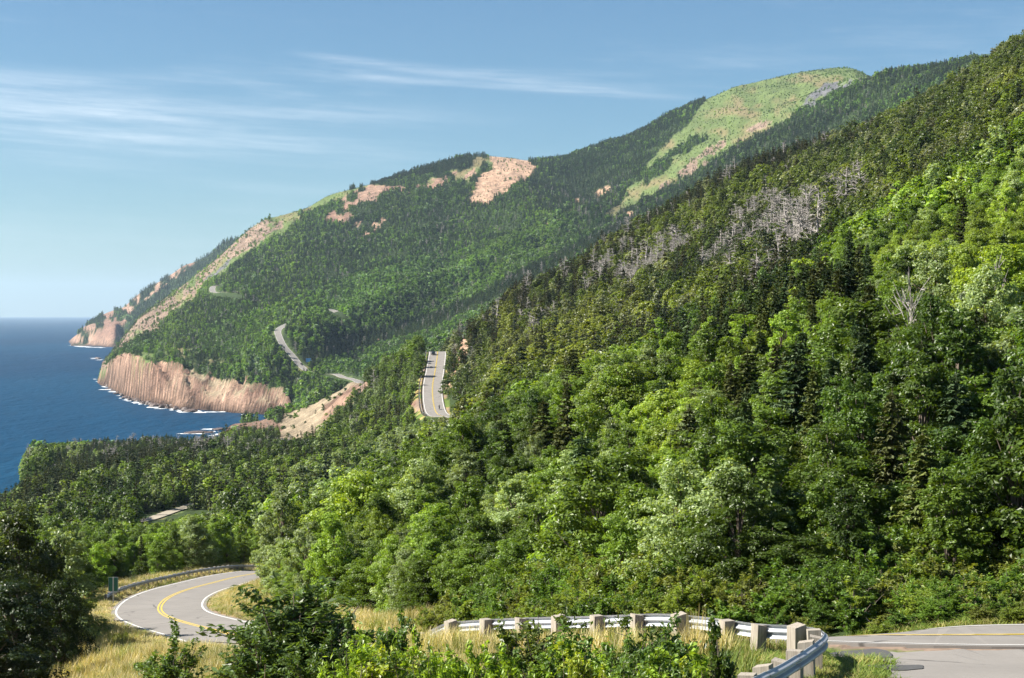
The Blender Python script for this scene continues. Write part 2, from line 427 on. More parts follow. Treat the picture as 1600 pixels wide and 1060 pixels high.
# gullies running down the far mountain
gul = np.abs(fbm((XX + YY * 0.35) / 210.0, (YY - XX * 0.3) / 900.0, 13, 3))
rel += np.interp(DD, [1500, 2000, 2900, 3400, 3500], [0, 12, 14, 3, 0]) * (gul - 0.35) * (UU > 430)
keep = np.interp(UU, [150, 230], [0.35, 1.0])
Zg = Zg + np.where(Zg > SEA - 4, rel * np.where((DD > 1400) & (DD < 3600), keep, 1.0), 0)


def ravine(Zg):
    """The wooded ravine that cuts the far slope, its left bank steep."""
    path = smooth_path([ud(450, 1640), ud(500, 1760), ud(560, 1850), ud(610, 1950), ud(680, 2040), ud(740, 2130), ud(800, 2260), ud(900, 2460)], 20)
    jj = np.where((drows > 1450) & (drows < 2700))[0]; ii = np.where((ucols > 380) & (ucols < 1000))[0]
    X, Y = XX[np.ix_(ii, jj)], YY[np.ix_(ii, jj)]
    best = np.full(X.shape, 1e9); side = np.zeros(X.shape); run = np.zeros(X.shape)
    rt = lateral(path)
    for k in range(len(path)):
        dx, dy = X - path[k, 0], Y - path[k, 1]
        r = dx * dx + dy * dy
        m = r < best
        best = np.where(m, r, best); side = np.where(m, dx * rt[k, 0] + dy * rt[k, 1], side); run = np.where(m, k / len(path), run)
    w = np.sin(np.clip(run, 0, 1) * math.pi) ** 0.5
    prof = np.where(side < 0, 20 * np.exp(-((side + 55) / 42.0) ** 2) - 12 * np.exp(-(side / 30.0) ** 2), -12 * np.exp(-(side / 60.0) ** 2))
    Zg[np.ix_(ii, jj)] += prof * w
    return Zg


Zg = ravine(Zg)
ROADZ, BANK = {}, {}
road_dist = np.full((NU, ND), 1e6)
for name, (path, hw, blend) in ROADS.items():
    z = sample(Zg, U0 + path[:, 0] / path[:, 1] * F, path[:, 1])
    k = {'main': 4, 'lane': 5, 'spur': 9}.get(name, 5)
    for _ in range(3):
        zp = np.pad(z, k, mode='edge')
        z = np.convolve(zp, np.ones(2 * k + 1) / (2 * k + 1), 'valid')
    if name == 'main':
        z = z + .2 * np.clip((40 - path[:, 1]) / 3, 0, 1)
    ROADZ[name] = z
    BANK[name] = -0.13 * np.clip((62 - path[:, 1]) / 18, 0, 1) if name == 'main' else np.zeros(len(path))   # cross fall
    rt_ = lateral(path)
    umin, umax = (U0 + path[:, 0] / path[:, 1] * F).min() - 14000 / path[:, 1].min() * 3, (U0 + path[:, 0] / path[:, 1] * F).max() + 14000 / path[:, 1].min() * 3
    ii = np.where((ucols > umin) & (ucols < umax))[0]
    jj = np.where((drows > path[:, 1].min() - blend - hw - 3) & (drows < path[:, 1].max() + blend + hw + 3))[0]
    X, Y = XX[np.ix_(ii, jj)], YY[np.ix_(ii, jj)]
    best = np.full(X.shape, 1e9); zr = np.zeros(X.shape)
    for q in range(len(path)):
        r = (X - path[q, 0]) ** 2 + (Y - path[q, 1]) ** 2
        m = r < best
        best[m] = r[m]
        k0, k1 = max(q - 1, 0), min(q + 1, len(path) - 1)
        tg = path[k1] - path[k0]; ln_ = np.linalg.norm(tg) + 1e-9; tg = tg / ln_
        al = np.clip((X[m] - path[q, 0]) * tg[0] + (Y[m] - path[q, 1]) * tg[1], -2, 2) * (z[k1] - z[k0]) / ln_
        if name == 'main':
            o_ = np.clip((X[m] - path[q, 0]) * rt_[q, 0] + (Y[m] - path[q, 1]) * rt_[q, 1], -hw - 1, hw + 1)
            zr[m] = z[q] + al + BANK[name][q] * o_
        else:
            zr[m] = z[q] + al
    best = np.sqrt(best)
    sub = Zg[np.ix_(ii, jj)]
    off = 0.06 if name == 'main' else 0.25
    t = np.clip((best - hw - (0.7 if name == 'main' else 1.2)) / blend, 0, 1)
    t = t * t * (3 - 2 * t)
    Zg[np.ix_(ii, jj)] = (zr - off) * (1 - t) + sub * t
    rd = road_dist[np.ix_(ii, jj)]
    road_dist[np.ix_(ii, jj)] = np.minimum(rd, best - hw)

VV = V0 - Zg / DD * F

# ------------------------------------------------------------------ what covers the ground
FOREST, DRY, GREEN, MEADOW, SCREE, ROCK, BEIGE, GREY, SOIL = range(9)
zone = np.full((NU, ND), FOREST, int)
HH = Zg + .1 * YY
wu = UU + fbm(XX / (DD * .006), HH / (DD * .005), 51, 4) * 7
wv = VV + fbm(XX / (DD * .006), HH / (DD * .005), 57, 4) * 5


def paint(z, poly, d0, d1, blotch=None, bias=0.0):
    m = in_poly(wu, wv, poly) & (DD > d0) & (DD < d1)
    if blotch:
        m &= fbm(XX / (DD * blotch), HH / (DD * blotch), 61 + z, 4) > bias
    zone[m] = z


main_path = ROADS['main'][0]
_first = main_path[:int(np.argmin(main_path[:, 0] / main_path[:, 1]))]
_o = np.argsort(_first[:, 0] / _first[:, 1])
road_u = (U0 + _first[:, 0] / _first[:, 1] * F)[_o]
road_d = _first[_o, 1]
near = DD < 62
zone[near] = DRY
zone[near & (fbm(XX / 3.0, YY / 4.0, 71, 3) > 0.25)] = GREEN
zone[(UU > 1150) & (DD < 33)] = GREEN
zone[(UU < 420) & (DD < 104)] = DRY
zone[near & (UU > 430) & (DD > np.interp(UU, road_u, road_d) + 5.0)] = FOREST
_gap = DD - np.interp(UU, road_u, road_d)
zone[near & (UU > 430) & (_gap > 3.9) & (_gap < 6.5 + fbm(XX / 2, YY / 2, 29, 2))] = GREEN
zone[(road_dist < 5.5) & (DD < 240) & (DD > 60)] = DRY
zone[(road_dist < 2.2) & (DD < 240) & (DD > 60) & (fbm(XX / 2.0, YY / 2.0, 73, 2) > 0)] = GREEN
zone[(road_dist < 1.3) & (DD > 300) & (DD < 480)] = MEADOW
zone[(road_dist < 7) & (road_dist > 1.3) & (DD > 300) & (DD < 480)] = FOREST
zone[(road_dist < 1.8 + 1.2 * fbm(XX / 9, YY / 12, 19, 2)) & (DD > 500) & (DD < 900)] = DRY
zone[(road_dist < 2.0 + 2.5 * fbm(XX / 15, YY / 25, 21, 3)) & (DD > 1400)] = MEADOW
# plateau clearing
paint(GREEN, [(130, 765), (160, 755), (205, 748), (190, 765), (150, 775)], 350, 800)
paint(ROCK, [(-60, 700), (47, 700), (46, 800), (-60, 800)], 595, 720)
paint(MEADOW, [(42, 752), (62, 752), (60, 762), (44, 762)], 595, 720)
# spur: tan cliff towards the sea, cutting beside the road
paint(ROCK, [(340, 690), (356, 664), (395, 655), (420, 655), (445, 662), (440, 690)], 1000, 1420)
paint(BEIGE, [(428, 700), (440, 655), (462, 628), (492, 622), (520, 612), (545, 600), (572, 592), (582, 612), (560, 628), (535, 640), (522, 668), (500, 682), (470, 700)], 860, 1420)
paint(ROCK, [(505, 640), (530, 618), (570, 594), (578, 606), (530, 648), (505, 672)], 860, 1420)
paint(SCREE, [(699, 600), (706, 570), (718, 527), (733, 512), (730, 540), (716, 575), (704, 608)], 560, 900)
paint(DRY, [(640, 640), (650, 600), (659, 560), (668, 552), (660, 600), (656, 640), (668, 665), (655, 665)], 520, 800)
paint(ROCK, [(638, 600), (642, 565), (656, 556), (660, 575), (650, 600), (645, 640), (638, 645)], 520, 800, .012, -.15)
_m = (zone == DRY) & (DD > 500) & (DD < 900)
_n = fbm(XX / 4, YY / 9, 27, 3)
zone[_m & (_n > .05)] = GREEN
zone[_m & (_n < -.35)] = SOIL
# sea cliff and what lies on it
paint(ROCK, [(140, 640), (150, 560), (165, 566), (190, 556), (207, 552), (234, 566), (272, 569), (289, 586), (306, 584), (326, 594), (350, 605), (400, 625), (455, 630), (470, 665), (300, 665)], 1450, 2500)
paint(BEIGE, [(262, 590), (289, 588), (300, 582), (326, 592), (380, 600), (407, 606), (449, 616), (455, 632), (420, 634), (380, 632), (330, 622), (290, 608)], 1450, 2000)
paint(MEADOW, [(205, 560), (240, 548), (290, 543), (330, 547), (300, 556), (255, 567), (215, 566)], 1750, 2300, 0.008, -0.3)
paint(MEADOW, [(300, 568), (340, 562), (365, 566), (330, 572)], 1600, 2300, 0.008, -0.2)
# headland slope of orange scree with a green strip
RIDGE = [(150, 575), (158, 560), (190, 522), (224, 486), (272, 448), (306, 420), (340, 396), (385, 352), (410, 340), (440, 345)]
paint(MEADOW, RIDGE + [(468, 342), (455, 356), (420, 380), (380, 405), (350, 432), (325, 446), (300, 470), (272, 492), (250, 505), (215, 540), (190, 562), (160, 590)], 2300, 3600)
paint(SOIL, RIDGE + [(440, 352), (412, 372), (380, 394), (350, 418), (328, 442), (295, 466), (262, 496), (232, 526), (204, 556), (160, 590)], 2300, 3600, 0.008, -0.38)
paint(GREY, [(318, 440), (350, 412), (365, 405), (352, 420), (325, 442)], 2300, 3600)
paint(MEADOW, [(415, 330), (470, 328), (466, 345), (440, 348), (420, 340)], 2300, 3600)
# rock bands under the crest
paint(MEADOW, [(465, 332), (490, 310), (530, 297), (575, 288), (600, 286), (560, 296), (525, 310), (500, 326)], 2600, 3600, 0.01, -0.35)
paint(MEADOW, [(640, 290), (715, 268), (742, 246), (765, 240), (768, 262), (745, 290), (720, 285), (690, 290), (650, 300)], 2600, 3600, 0.01, -0.3)
paint(ROCK, [(528, 315), (545, 300), (580, 288), (640, 286), (700, 276), (738, 262), (742, 274), (700, 292), (655, 300), (610, 306), (575, 318), (535, 330)], 2600, 3600, 0.005, 0.0)
paint(ROCK, [(505, 345), (520, 330), (545, 330), (552, 342), (530, 348)], 2400, 3600, 0.006, -0.3)
paint(ROCK, [(550, 345), (570, 335), (590, 352), (582, 372), (562, 375)], 2400, 3600, 0.005, 0.05)
paint(ROCK, [(595, 335), (615, 328), (610, 345), (598, 350)], 2400, 3600, 0.005, 0.05)
SLIDE = [(762, 238), (775, 236), (800, 239), (822, 250), (833, 262), (826, 280), (806, 290), (792, 302), (780, 304), (765, 312), (758, 322), (731, 322), (733, 310), (744, 285), (752, 272), (768, 268), (764, 250)]
paint(SCREE, SLIDE, 2600, 3600)
# bald summit and its rocky flank
BALD = [(1108, 150), (1118, 140), (1150, 124), (1250, 104), (1330, 96), (1370, 122), (1330, 140), (1300, 153), (1245, 178), (1165, 222), (1110, 252), (1072, 268), (1030, 300), (985, 322), (960, 340), (945, 335), (990, 290), (1018, 250), (1040, 225), (1075, 195), (1092, 170)]
paint(MEADOW, BALD, 2400, 3600)
paint(FOREST, [(1000, 272), (1045, 245), (1100, 205), (1130, 196), (1105, 216), (1060, 252), (1010, 290)], 2400, 3600, 0.01, -0.25)
paint(SOIL, [(1080, 250), (1130, 218), (1175, 198), (1205, 190), (1165, 222), (1110, 252), (1030, 300), (1015, 300)], 2400, 3600, 0.006, -0.1)
paint(GREY, [(1252, 168), (1262, 150), (1285, 132), (1308, 128), (1340, 128), (1325, 140), (1300, 152), (1278, 162)], 2400, 3600, 0.006, -0.35)
for c in ((905, 318, 22, 8), (945, 300, 14, 6), (855, 355, 12, 7), (1010, 322, 12, 6), (985, 335, 9, 6), (870, 350, 5, 5)):
    paint(SCREE, [(c[0] + c[2] * math.cos(a) + c[3] * math.sin(a) * .3, c[1] - c[2] * .35 * math.cos(a) + c[3] * math.sin(a)) for a in np.arange(0, 6.28, .5)], 1900, 3600, 0.004, 0.05)
# far headland
paint(ROCK, [(100, 545), (108, 528), (125, 512), (150, 505), (190, 492), (205, 497), (185, 512), (195, 530), (160, 550)], 4500, 6200, 0.004, -0.25)
paint(ROCK, [(150, 505), (190, 470), (250, 425), (290, 405), (310, 408), (240, 460), (190, 500)], 4500, 6200, 0.003, 0.12)
# steep ground is bare rock
dzd = np.abs(np.gradient(Zg, axis=1) / np.gradient(drows)[None, :])
zone[(dzd > 1.05) & (DD > 1300) & (DD < 6000) & (Zg < -30)] = ROCK
zone[(Zg < SEA + 3) & (DD > 500)] = ROCK
zone[(road_dist > -0.5) & (road_dist < 1.1) & (DD < 240)] = SOIL

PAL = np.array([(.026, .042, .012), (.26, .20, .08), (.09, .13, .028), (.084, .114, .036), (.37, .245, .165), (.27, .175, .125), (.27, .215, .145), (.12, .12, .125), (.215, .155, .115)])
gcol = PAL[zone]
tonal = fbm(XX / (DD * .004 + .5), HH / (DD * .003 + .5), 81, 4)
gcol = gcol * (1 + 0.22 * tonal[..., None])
patch = fbm(XX / (DD * .010 + 1), HH / (DD * .006 + 1), 83, 4) * 1.3
md = (zone == MEADOW)
gcol[md] = gcol[md] * (1 - np.clip(patch[md], 0, .8)[:, None]) + np.array([.16, .125, .065]) * np.clip(patch[md], 0, .8)[:, None]
rk = zone == ROCK
gcol[rk] = gcol[rk] * (1 - np.clip(patch[rk] * .9, 0, .6)[:, None]) + np.array([.17, .095, .07]) * np.clip(patch[rk] * .9, 0, .6)[:, None]
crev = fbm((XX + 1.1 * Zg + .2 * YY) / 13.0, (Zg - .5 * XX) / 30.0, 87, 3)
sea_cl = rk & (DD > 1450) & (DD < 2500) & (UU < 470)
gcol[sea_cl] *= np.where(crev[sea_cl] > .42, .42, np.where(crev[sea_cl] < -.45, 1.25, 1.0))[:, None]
gcol[rk & (DD > 1000) & (DD < 1420)] *= .62
wet = np.clip((Zg - SEA - 3 - 4 * patch) / 7, 0, 1)
wet = np.where((DD > 500) & rk, wet, 1.0)
gcol = gcol * (0.25 + 0.75 * wet[..., None])
rocky = np.isin(zone, (SCREE, ROCK, BEIGE, GREY)) | ((zone == SOIL) & (DD > 1000))
rocky = rocky.astype(float)


# ------------------------------------------------------------------ materials
def material(name):
    m = bpy.data.materials.new(name)
    m.use_nodes = True
    m.node_tree.nodes.clear()
    return m, G(m.node_tree)


def out(gg, shader):
    gg.put(gg.n('ShaderNodeOutputMaterial').inputs[0], shader)


def simple(name, col, rough=0.6, metal=0.0, var=0.12, scale=4.0, bump=0.0, spec=0.5):
    """A principled surface with a little mottling."""
    m, q = material(name)
    c = q.n('ShaderNodeTexCoord').outputs['Object']
    nz = q.noise(c, scale, 4)
    f = q.m('ADD', 1 - var, q.m('MULTIPLY', nz, 2 * var))
    cc = q.n('ShaderNodeCombineXYZ', {0: f, 1: f, 2: f}).outputs[0]
    b = q.n('ShaderNodeBsdfPrincipled', {'Base Color': q.mix(1.0, (*col, 1), cc, 'MULTIPLY'), 'Roughness': rough, 'Metallic': metal, 'Specular IOR Level': spec})
    if bump:
        q.put(b.inputs['Normal'], q.n('ShaderNodeBump', {'Strength': bump, 'Distance': 0.02, 'Height': nz}))
    out(q, b)
    return m


M = {}
m, q = material('ground')
at = q.n('ShaderNodeAttribute', attribute_name='ground_colour').outputs['Color']
rk_ = q.n('ShaderNodeAttribute', attribute_name='rocky').outputs['Fac']
pos = q.n('ShaderNodeNewGeometry').outputs['Position']
n1 = q.noise(pos, 0.9, 5, 0.7)
n2 = q.noise(pos, 0.11, 5, 0.7)
stretched = q.n('ShaderNodeVectorMath', {0: pos, 1: (0.16, 0.16, 0.03)}, operation='MULTIPLY').outputs[0]
n3 = q.noise(q.n('ShaderNodeMapping', {'Vector': pos, 'Rotation': (0.25, 0.55, 0.2), 'Scale': (.13, .13, .08)}).outputs[0], 1.0, 6, 0.7)
n4 = q.noise(q.n('ShaderNodeMapping', {'Vector': pos, 'Rotation': (-0.3, 0.8, 0.5), 'Scale': (.07, .07, .03)}).outputs[0], 1.0, 6, 0.7)
n5 = q.noise(pos, 0.028, 5, 0.7)
f = q.m('ADD', -0.15, q.m('ADD', q.m('MULTIPLY', n1, 0.45), q.m('ADD', q.m('MULTIPLY', n2, 0.95), q.m('MULTIPLY', n5, 0.9))))
f = q.m('MULTIPLY', f, q.m('ADD', 1.0, q.m('MULTIPLY', rk_, q.m('SUBTRACT', q.m('MULTIPLY', q.m('ADD', n3, n4), 1.5), 1.45))))
cc = q.n('ShaderNodeCombineXYZ', {0: f, 1: f, 2: f}).outputs[0]
hgt = q.m('ADD', q.m('MULTIPLY', q.m('ADD', n3, n4), 1.6), q.m('MULTIPLY', n2, 0.8))
bmp = q.n('ShaderNodeBump', {'Strength': q.m('ADD', 0.15, q.m('MULTIPLY', rk_, 0.7)), 'Distance': 5.0, 'Height': hgt})
out(q, q.n('ShaderNodeBsdfPrincipled', {'Base Color': q.mix(1.0, at, cc, 'MULTIPLY'), 'Roughness': 0.95, 'Specular IOR Level': 0.15, 'Normal': bmp}))
M['ground'] = m

# ------------------------------------------------------------------ ground sheet
verts = np.stack([XX, YY, Zg], -1).reshape(-1, 3)
i, j = np.meshgrid(np.arange(NU - 1), np.arange(ND - 1), indexing='ij')
a = (i * ND + j).ravel()
faces = np.c_[a, a + ND, a + ND + 1, a + 1]
me = mesh_np('terrain', verts, faces, [M['ground']], smooth=True)
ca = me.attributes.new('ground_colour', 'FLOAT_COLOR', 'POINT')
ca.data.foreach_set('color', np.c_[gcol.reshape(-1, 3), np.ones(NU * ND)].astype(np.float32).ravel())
ra = me.attributes.new('rocky', 'FLOAT', 'POINT')
ra.data.foreach_set('value', rocky.ravel().astype(np.float32))
tag(link('terrain', me), 'wooded coastal hillsides with cliffs, scree and a bald summit', kind='structure')

# ------------------------------------------------------------------ sea
m, q = material('sea_water')
pos = q.n('ShaderNodeNewGeometry').outputs['Position']
rot = q.n('ShaderNodeMapping', {'Vector': pos, 'Rotation': (0, 0, 0.5), 'Scale': (1.0, 0.35, 1.0)}).outputs[0]
w1 = q.noise(rot, 0.09, 5, 0.6)
w2 = q.noise(rot, 0.012, 4, 0.55)
slick = q.ramp(q.noise(rot, 0.0016, 4, 0.6), 0.35, 0.7)
hb = q.m('ADD', q.m('MULTIPLY', w1, 1.0), q.m('MULTIPLY', w2, 3.0))
bmp = q.n('ShaderNodeBump', {'Strength': 1.0, 'Distance': 3.0, 'Height': hb})
colr = q.mix(slick, (0.0006, 0.023, 0.060, 1), (0.001, 0.034, 0.078, 1))
out(q, q.n('ShaderNodeBsdfPrincipled', {'Base Color': colr, 'Roughness': 0.5, 'IOR': 1.33, 'Specular IOR Level': 0.07, 'Normal': bmp}))
M['sea'] = m
xs = [-36000, -12000, -4000, -1500, 0, 3000, 36000]; ys = [250, 800, 1500, 3000, 6000, 12000, 36000]
v = np.array([(x, y, SEA) for y in ys for x in xs], float)
f = [[r * 7 + c, r * 7 + c + 1, r * 7 + c + 8, r * 7 + c + 7] for r in range(6) for c in range(6)]
tag(link('sea', mesh_np('sea', v, np.array(f), [M['sea']])), 'deep blue open sea below the cliffs', kind='structure')

# ------------------------------------------------------------------ haze
m, q = material('haze')
vol = q.n('ShaderNodeVolumePrincipled', {'Color': (0.58, 0.78, 1.0, 1), 'Density': 3.1e-5, 'Anisotropy': 0.2})
q.put(q.n('ShaderNodeOutputMaterial').inputs[1], vol.outputs[0])
b = MB()
b.box((0, 17500, 260), (80000, 37400, 756))
tag(link('haze', b.data('haze', [m])), kind='stuff')

# ------------------------------------------------------------------ roads
m, q = material('asphalt')
pos = q.n('ShaderNodeNewGeometry').outputs['Position']
n1 = q.noise(pos, 0.35, 5, 0.6); n2 = q.noise(pos, 9.0, 4, 0.7)
vor = q.n('ShaderNodeTexVoronoi', {'Vector': q.n('ShaderNodeMix', {0: 0.35, 4: pos, 5: q.noise(pos, 0.8, 3, 0.6, 1)}, data_type='VECTOR').outputs[1], 'Scale': 0.28}, feature='DISTANCE_TO_EDGE').outputs['Distance']
crack = q.m('MULTIPLY', q.m('SUBTRACT', 1.0, q.ramp(vor, 0.004, 0.02)), q.ramp(n1, 0.45, 0.6))
f = q.m('MULTIPLY', q.m('ADD', 0.62, q.m('ADD', q.m('MULTIPLY', n1, 0.55), q.m('MULTIPLY', n2, 0.2))), q.m('SUBTRACT', 1.0, q.m('MULTIPLY', crack, 0.6)))
cc = q.n('ShaderNodeCombineXYZ', {0: f, 1: f, 2: f}).outputs[0]
out(q, q.n('ShaderNodeBsdfPrincipled', {'Base Color': q.mix(1.0, (0.185, 0.172, 0.158, 1), cc, 'MULTIPLY'), 'Roughness': 0.85, 'Specular IOR Level': 0.3}))
M['asphalt'] = m
M['white_line'] = simple('white_road_paint', (0.52, 0.51, 0.49), 0.7, var=0.2, scale=1.5)
M['yellow_line'] = simple('yellow_road_paint', (0.46, 0.33, 0.05), 0.7, var=0.2, scale=1.5)
M['gravel'] = simple('pale_gravel', (.26, .225, .175), .95, var=.25, scale=.86)
M['patch'] = simple('fresh_asphalt', (0.055, 0.055, 0.055), 0.9, var=0.3, scale=12)


def strip(name, o0, o1, lift, skirt=0.0, nx=2):
    path, z, bk = ROADS[name][0], ROADZ[name], BANK[name]
    rt = lateral(path)
    cols = np.linspace(o0, o1, nx)
    P = np.stack([np.c_[path[:, :2] + rt * o, z + lift + bk * o] for o in cols], 1)
    if skirt:
        a, b = P[:, :1].copy(), P[:, -1:].copy()
        a[..., 2] -= skirt; b[..., 2] -= skirt
        P = np.concatenate([a, P, b], 1)
    n, k = P.shape[:2]
    i, j = np.meshgrid(np.arange(n - 1), np.arange(k - 1), indexing='ij')
    a = (i * k + j).ravel()
    return P.reshape(-1, 3), np.c_[a, a + 1, a + k + 1, a + k]


ROAD_LABEL = {'main': 'two lane grey road bending round below the forest', 'lane': 'pale narrow lane crossing the spruce plateau', 'spur': 'two lane road climbing straight over the rocky spur',
              'valley': 'pale road winding through woods above the sea cliff', 'slope': 'short visible stretch of road on the far slope', 'hairpin': 'road rounding the far headland in a tight bend'}
for name, (path, hw, _b) in ROADS.items():
    v, f = strip(name, -hw - .25, hw + .25, 0.0, 0.6)
    r = tag(link('road', mesh_np('road', v, f, [M['gravel'] if name == 'lane' else M['asphalt']])), ROAD_LABEL[name], kind='structure')
    if name in ('main', 'spur', 'valley', 'slope', 'hairpin'):
        lift = 0.008 if name == 'main' else 0.05
        lw = 0.15 if name == 'main' else 0.22
        for s in (-1, 1):
            v, f = strip(name, s * (hw - .12) - lw / 2, s * (hw - .12) + lw / 2, lift)
            link('edge_line', mesh_np('edge_line', v, f, [M['white_line']]), r)
            if name in ('main', 'spur'):
                v, f = strip(name, s * .13 - .07, s * .13 + .07, lift)
                link('centre_line', mesh_np('centre_line', v, f, [M['yellow_line']]), r)


def sheet(name, poly_ud, lift, mat, label, ragged=0.0, seed=3):
    """A thin sheet laid on the ground inside a plan outline given by bearings and distances."""
    pts = np.array([ud(*p) for p in poly_ud])
    pts = smooth_path(np.vstack([pts, pts[:1]]), 0.12)[:-1]
    if ragged:
        c = pts.mean(0)
        th = np.arange(len(pts))
        pts = pts + (pts - c) / np.linalg.norm(pts - c, axis=1)[:, None] * (fbm(th / 4.0, th * 0 + seed, seed, 3) * ragged)[:, None]
    c = pts.mean(0)
    rings = [c + (pts - c) * k for k in (1, .8, .6, .4, .2)]
    P = np.vstack(rings + [c[None]])
    n = len(pts)
    z = ground(P[:, 0], P[:, 1]) + lift
    z[:n] -= 0.0
    q = [[r * n + i, r * n + (i + 1) % n, (r + 1) * n + (i + 1) % n, (r + 1) * n + i] for r in range(4) for i in range(n)]
    t = [[4 * n + i, 4 * n + (i + 1) % n, 5 * n] for i in range(n)]
    return tag(link(name, mesh_np(name, np.c_[P, z], [np.array(q), np.array(t)], [mat])), label, kind='structure')


sheet('pull_off', [(1375, 27.0), (1395, 29.0), (1385, 30.4), (1330, 31.2), (1300, 31.7), (1350, 31.9), (1600, 31.9), (1900, 32.2), (1950, 28), (1900, 23.5), (1600, 23.5), (1420, 24.5), (1380, 26)], 0.045, M['asphalt'], 'cracked grey asphalt of the roadside pull off', 0.12)
sheet('asphalt_patch', [(1292, 31.9), (1330, 31.3), (1385, 31.0), (1396, 31.5), (1370, 32.2), (1310, 32.0)], 0.056, M['patch'], 'dark asphalt patch at the edge of the road', 0.1, 5)
sheet('asphalt_patch', [(1355, 29.6), (1400, 29.2), (1440, 29.4), (1444, 29.9), (1400, 29.8), (1365, 29.9)], 0.056, M['patch'], 'narrow dark asphalt strip beside the grass', 0.06, 6)

# ------------------------------------------------------------------ guardrails
M['rail'] = simple('galvanised_steel', (0.40, 0.42, 0.45), 0.5, 0.35, 0.3, 2.2)
m, q = material('weathered_wood')
c = q.n('ShaderNodeTexCoord').outputs['Object']
st = q.n('ShaderNodeVectorMath', {0: c, 1: (30, 30, 1.6)}, operation='MULTIPLY').outputs[0]
g1 = q.noise(st, 1.0, 5, 0.7); g2 = q.noise(c, 1.3, 2)
colr = q.mix(q.ramp(g1, 0.3, 0.7), (0.13, 0.10, 0.07, 1), (0.34, 0.30, 0.24, 1))
colr = q.mix(q.m('MULTIPLY', g2, 0.5), colr, (0.30, 0.285, 0.26, 1))
out(q, q.n('ShaderNodeBsdfPrincipled', {'Base Color': colr, 'Roughness': 0.9, 'Normal': q.n('ShaderNodeBump', {'Strength': 0.6, 'Distance': 0.01, 'Height': g1})}))
M['wood'] = m
M['bolt'] = simple('dark_bolt', (0.06, 0.06, 0.07), 0.5, 0.8)
PROFILE = [(0.0, .42), (.015, .445), (.075, .475), (.083, .50), (.075, .525), (.012, .555), (.004, .575), (.012, .595), (.075, .625), (.083, .65), (.075, .675), (.015, .705), (0.0, .73)]
PROFILE = np.array(PROFILE + [(x - .012, y) for x, y in PROFILE[::-1]])


def guardrail(path, label, spacing, seg=3.8, drop_end=False, scale=1.0, bolts=True, group=None, step=0.3):
    """A wooden post and steel beam barrier along a plan path; its traffic side is on the right."""
    P = smooth_path(path, step)
    z = ground(P[:, 0], P[:, 1])
    zp = np.pad(z, 4, mode='edge'); z = np.convolve(zp, np.ones(9) / 9, 'valid')
    if drop_end:
        k = int(2.5 / step); z[-k:] -= np.linspace(0, .5, k) ** 1.3
    rt = lateral(P)
    root = link('guardrail', None, loc=(P[0, 0], P[0, 1], z[0]))
    tag(root, label, 'guardrail', group)
    org = np.array([P[0, 0], P[0, 1], z[0]])
    n = max(2, int(round(seg / step)))
    k = len(PROFILE)
    for a in range(0, len(P) - 1, n):
        b = min(a + n, len(P) - 1)
        if b - a < 1: break
        idx = np.arange(a, b + 1)
        proud = np.linspace(0.012, 0.0, len(idx))
        ring = np.stack([np.c_[P[i, 0] + rt[i, 0] * (PROFILE[:, 0] * scale + pr), P[i, 1] + rt[i, 1] * (PROFILE[:, 0] * scale + pr), z[i] + PROFILE[:, 1] * scale] for i, pr in zip(idx, proud)])
        m_ = len(idx)
        i, j = np.meshgrid(np.arange(m_ - 1), np.arange(k), indexing='ij')
        i = i.ravel(); j = j.ravel()
        f = np.c_[i * k + j, i * k + (j + 1) % k, (i + 1) * k + (j + 1) % k, (i + 1) * k + j]
        link('rail_beam', mesh_np('rail_beam', ring.reshape(-1, 3) - org, f, [M['rail']]), root)
    s = np.concatenate([[0], np.cumsum(np.linalg.norm(np.diff(P, axis=0), axis=1))])
    protos = []
    for kk in range(3):
        b = MB(); w = (.25 + .02 * kk) * scale
        b.box((0, 0, .33 * scale), (w, w * 1.05, .84 * scale), 0, .98)
        v = b.v[0]; v[4:6, 2] += 0.04 * (kk - 1)
        protos.append(b.data('post', [M['wood']]))
    bb = MB(); bb.tube([(0, 0, 0), (0, .03, 0)], [.022, .018], 6); bolt_me = bb.data('bolt', [M['bolt']])
    d, c = spacing(0.0) * .4, 0
    while d < s[-1]:
        x, y, zz = np.interp(d, s, P[:, 0]), np.interp(d, s, P[:, 1]), np.interp(d, s, z)
        i = int(np.clip(np.searchsorted(s, d), 0, len(P) - 1))
        o = link('post', protos[c % 3], root, (x - org[0] - rt[i, 0] * .13 * scale, y - org[1] - rt[i, 1] * .13 * scale, zz - org[2]))
        an = math.atan2(rt[i, 1], rt[i, 0]) + math.pi / 2
        o.rotation_euler = (random.uniform(-.055, .055), random.uniform(-.055, .055), an + random.uniform(-.06, .06))
        if bolts:
            for hh in (.575,):
                o = link('bolt', bolt_me, root, (x - org[0] + rt[i, 0] * .012, y - org[1] + rt[i, 1] * .012, zz - org[2] + hh))
                o.rotation_euler = (0, 0, an + math.pi)
        d += spacing(d); c += 1
    return root


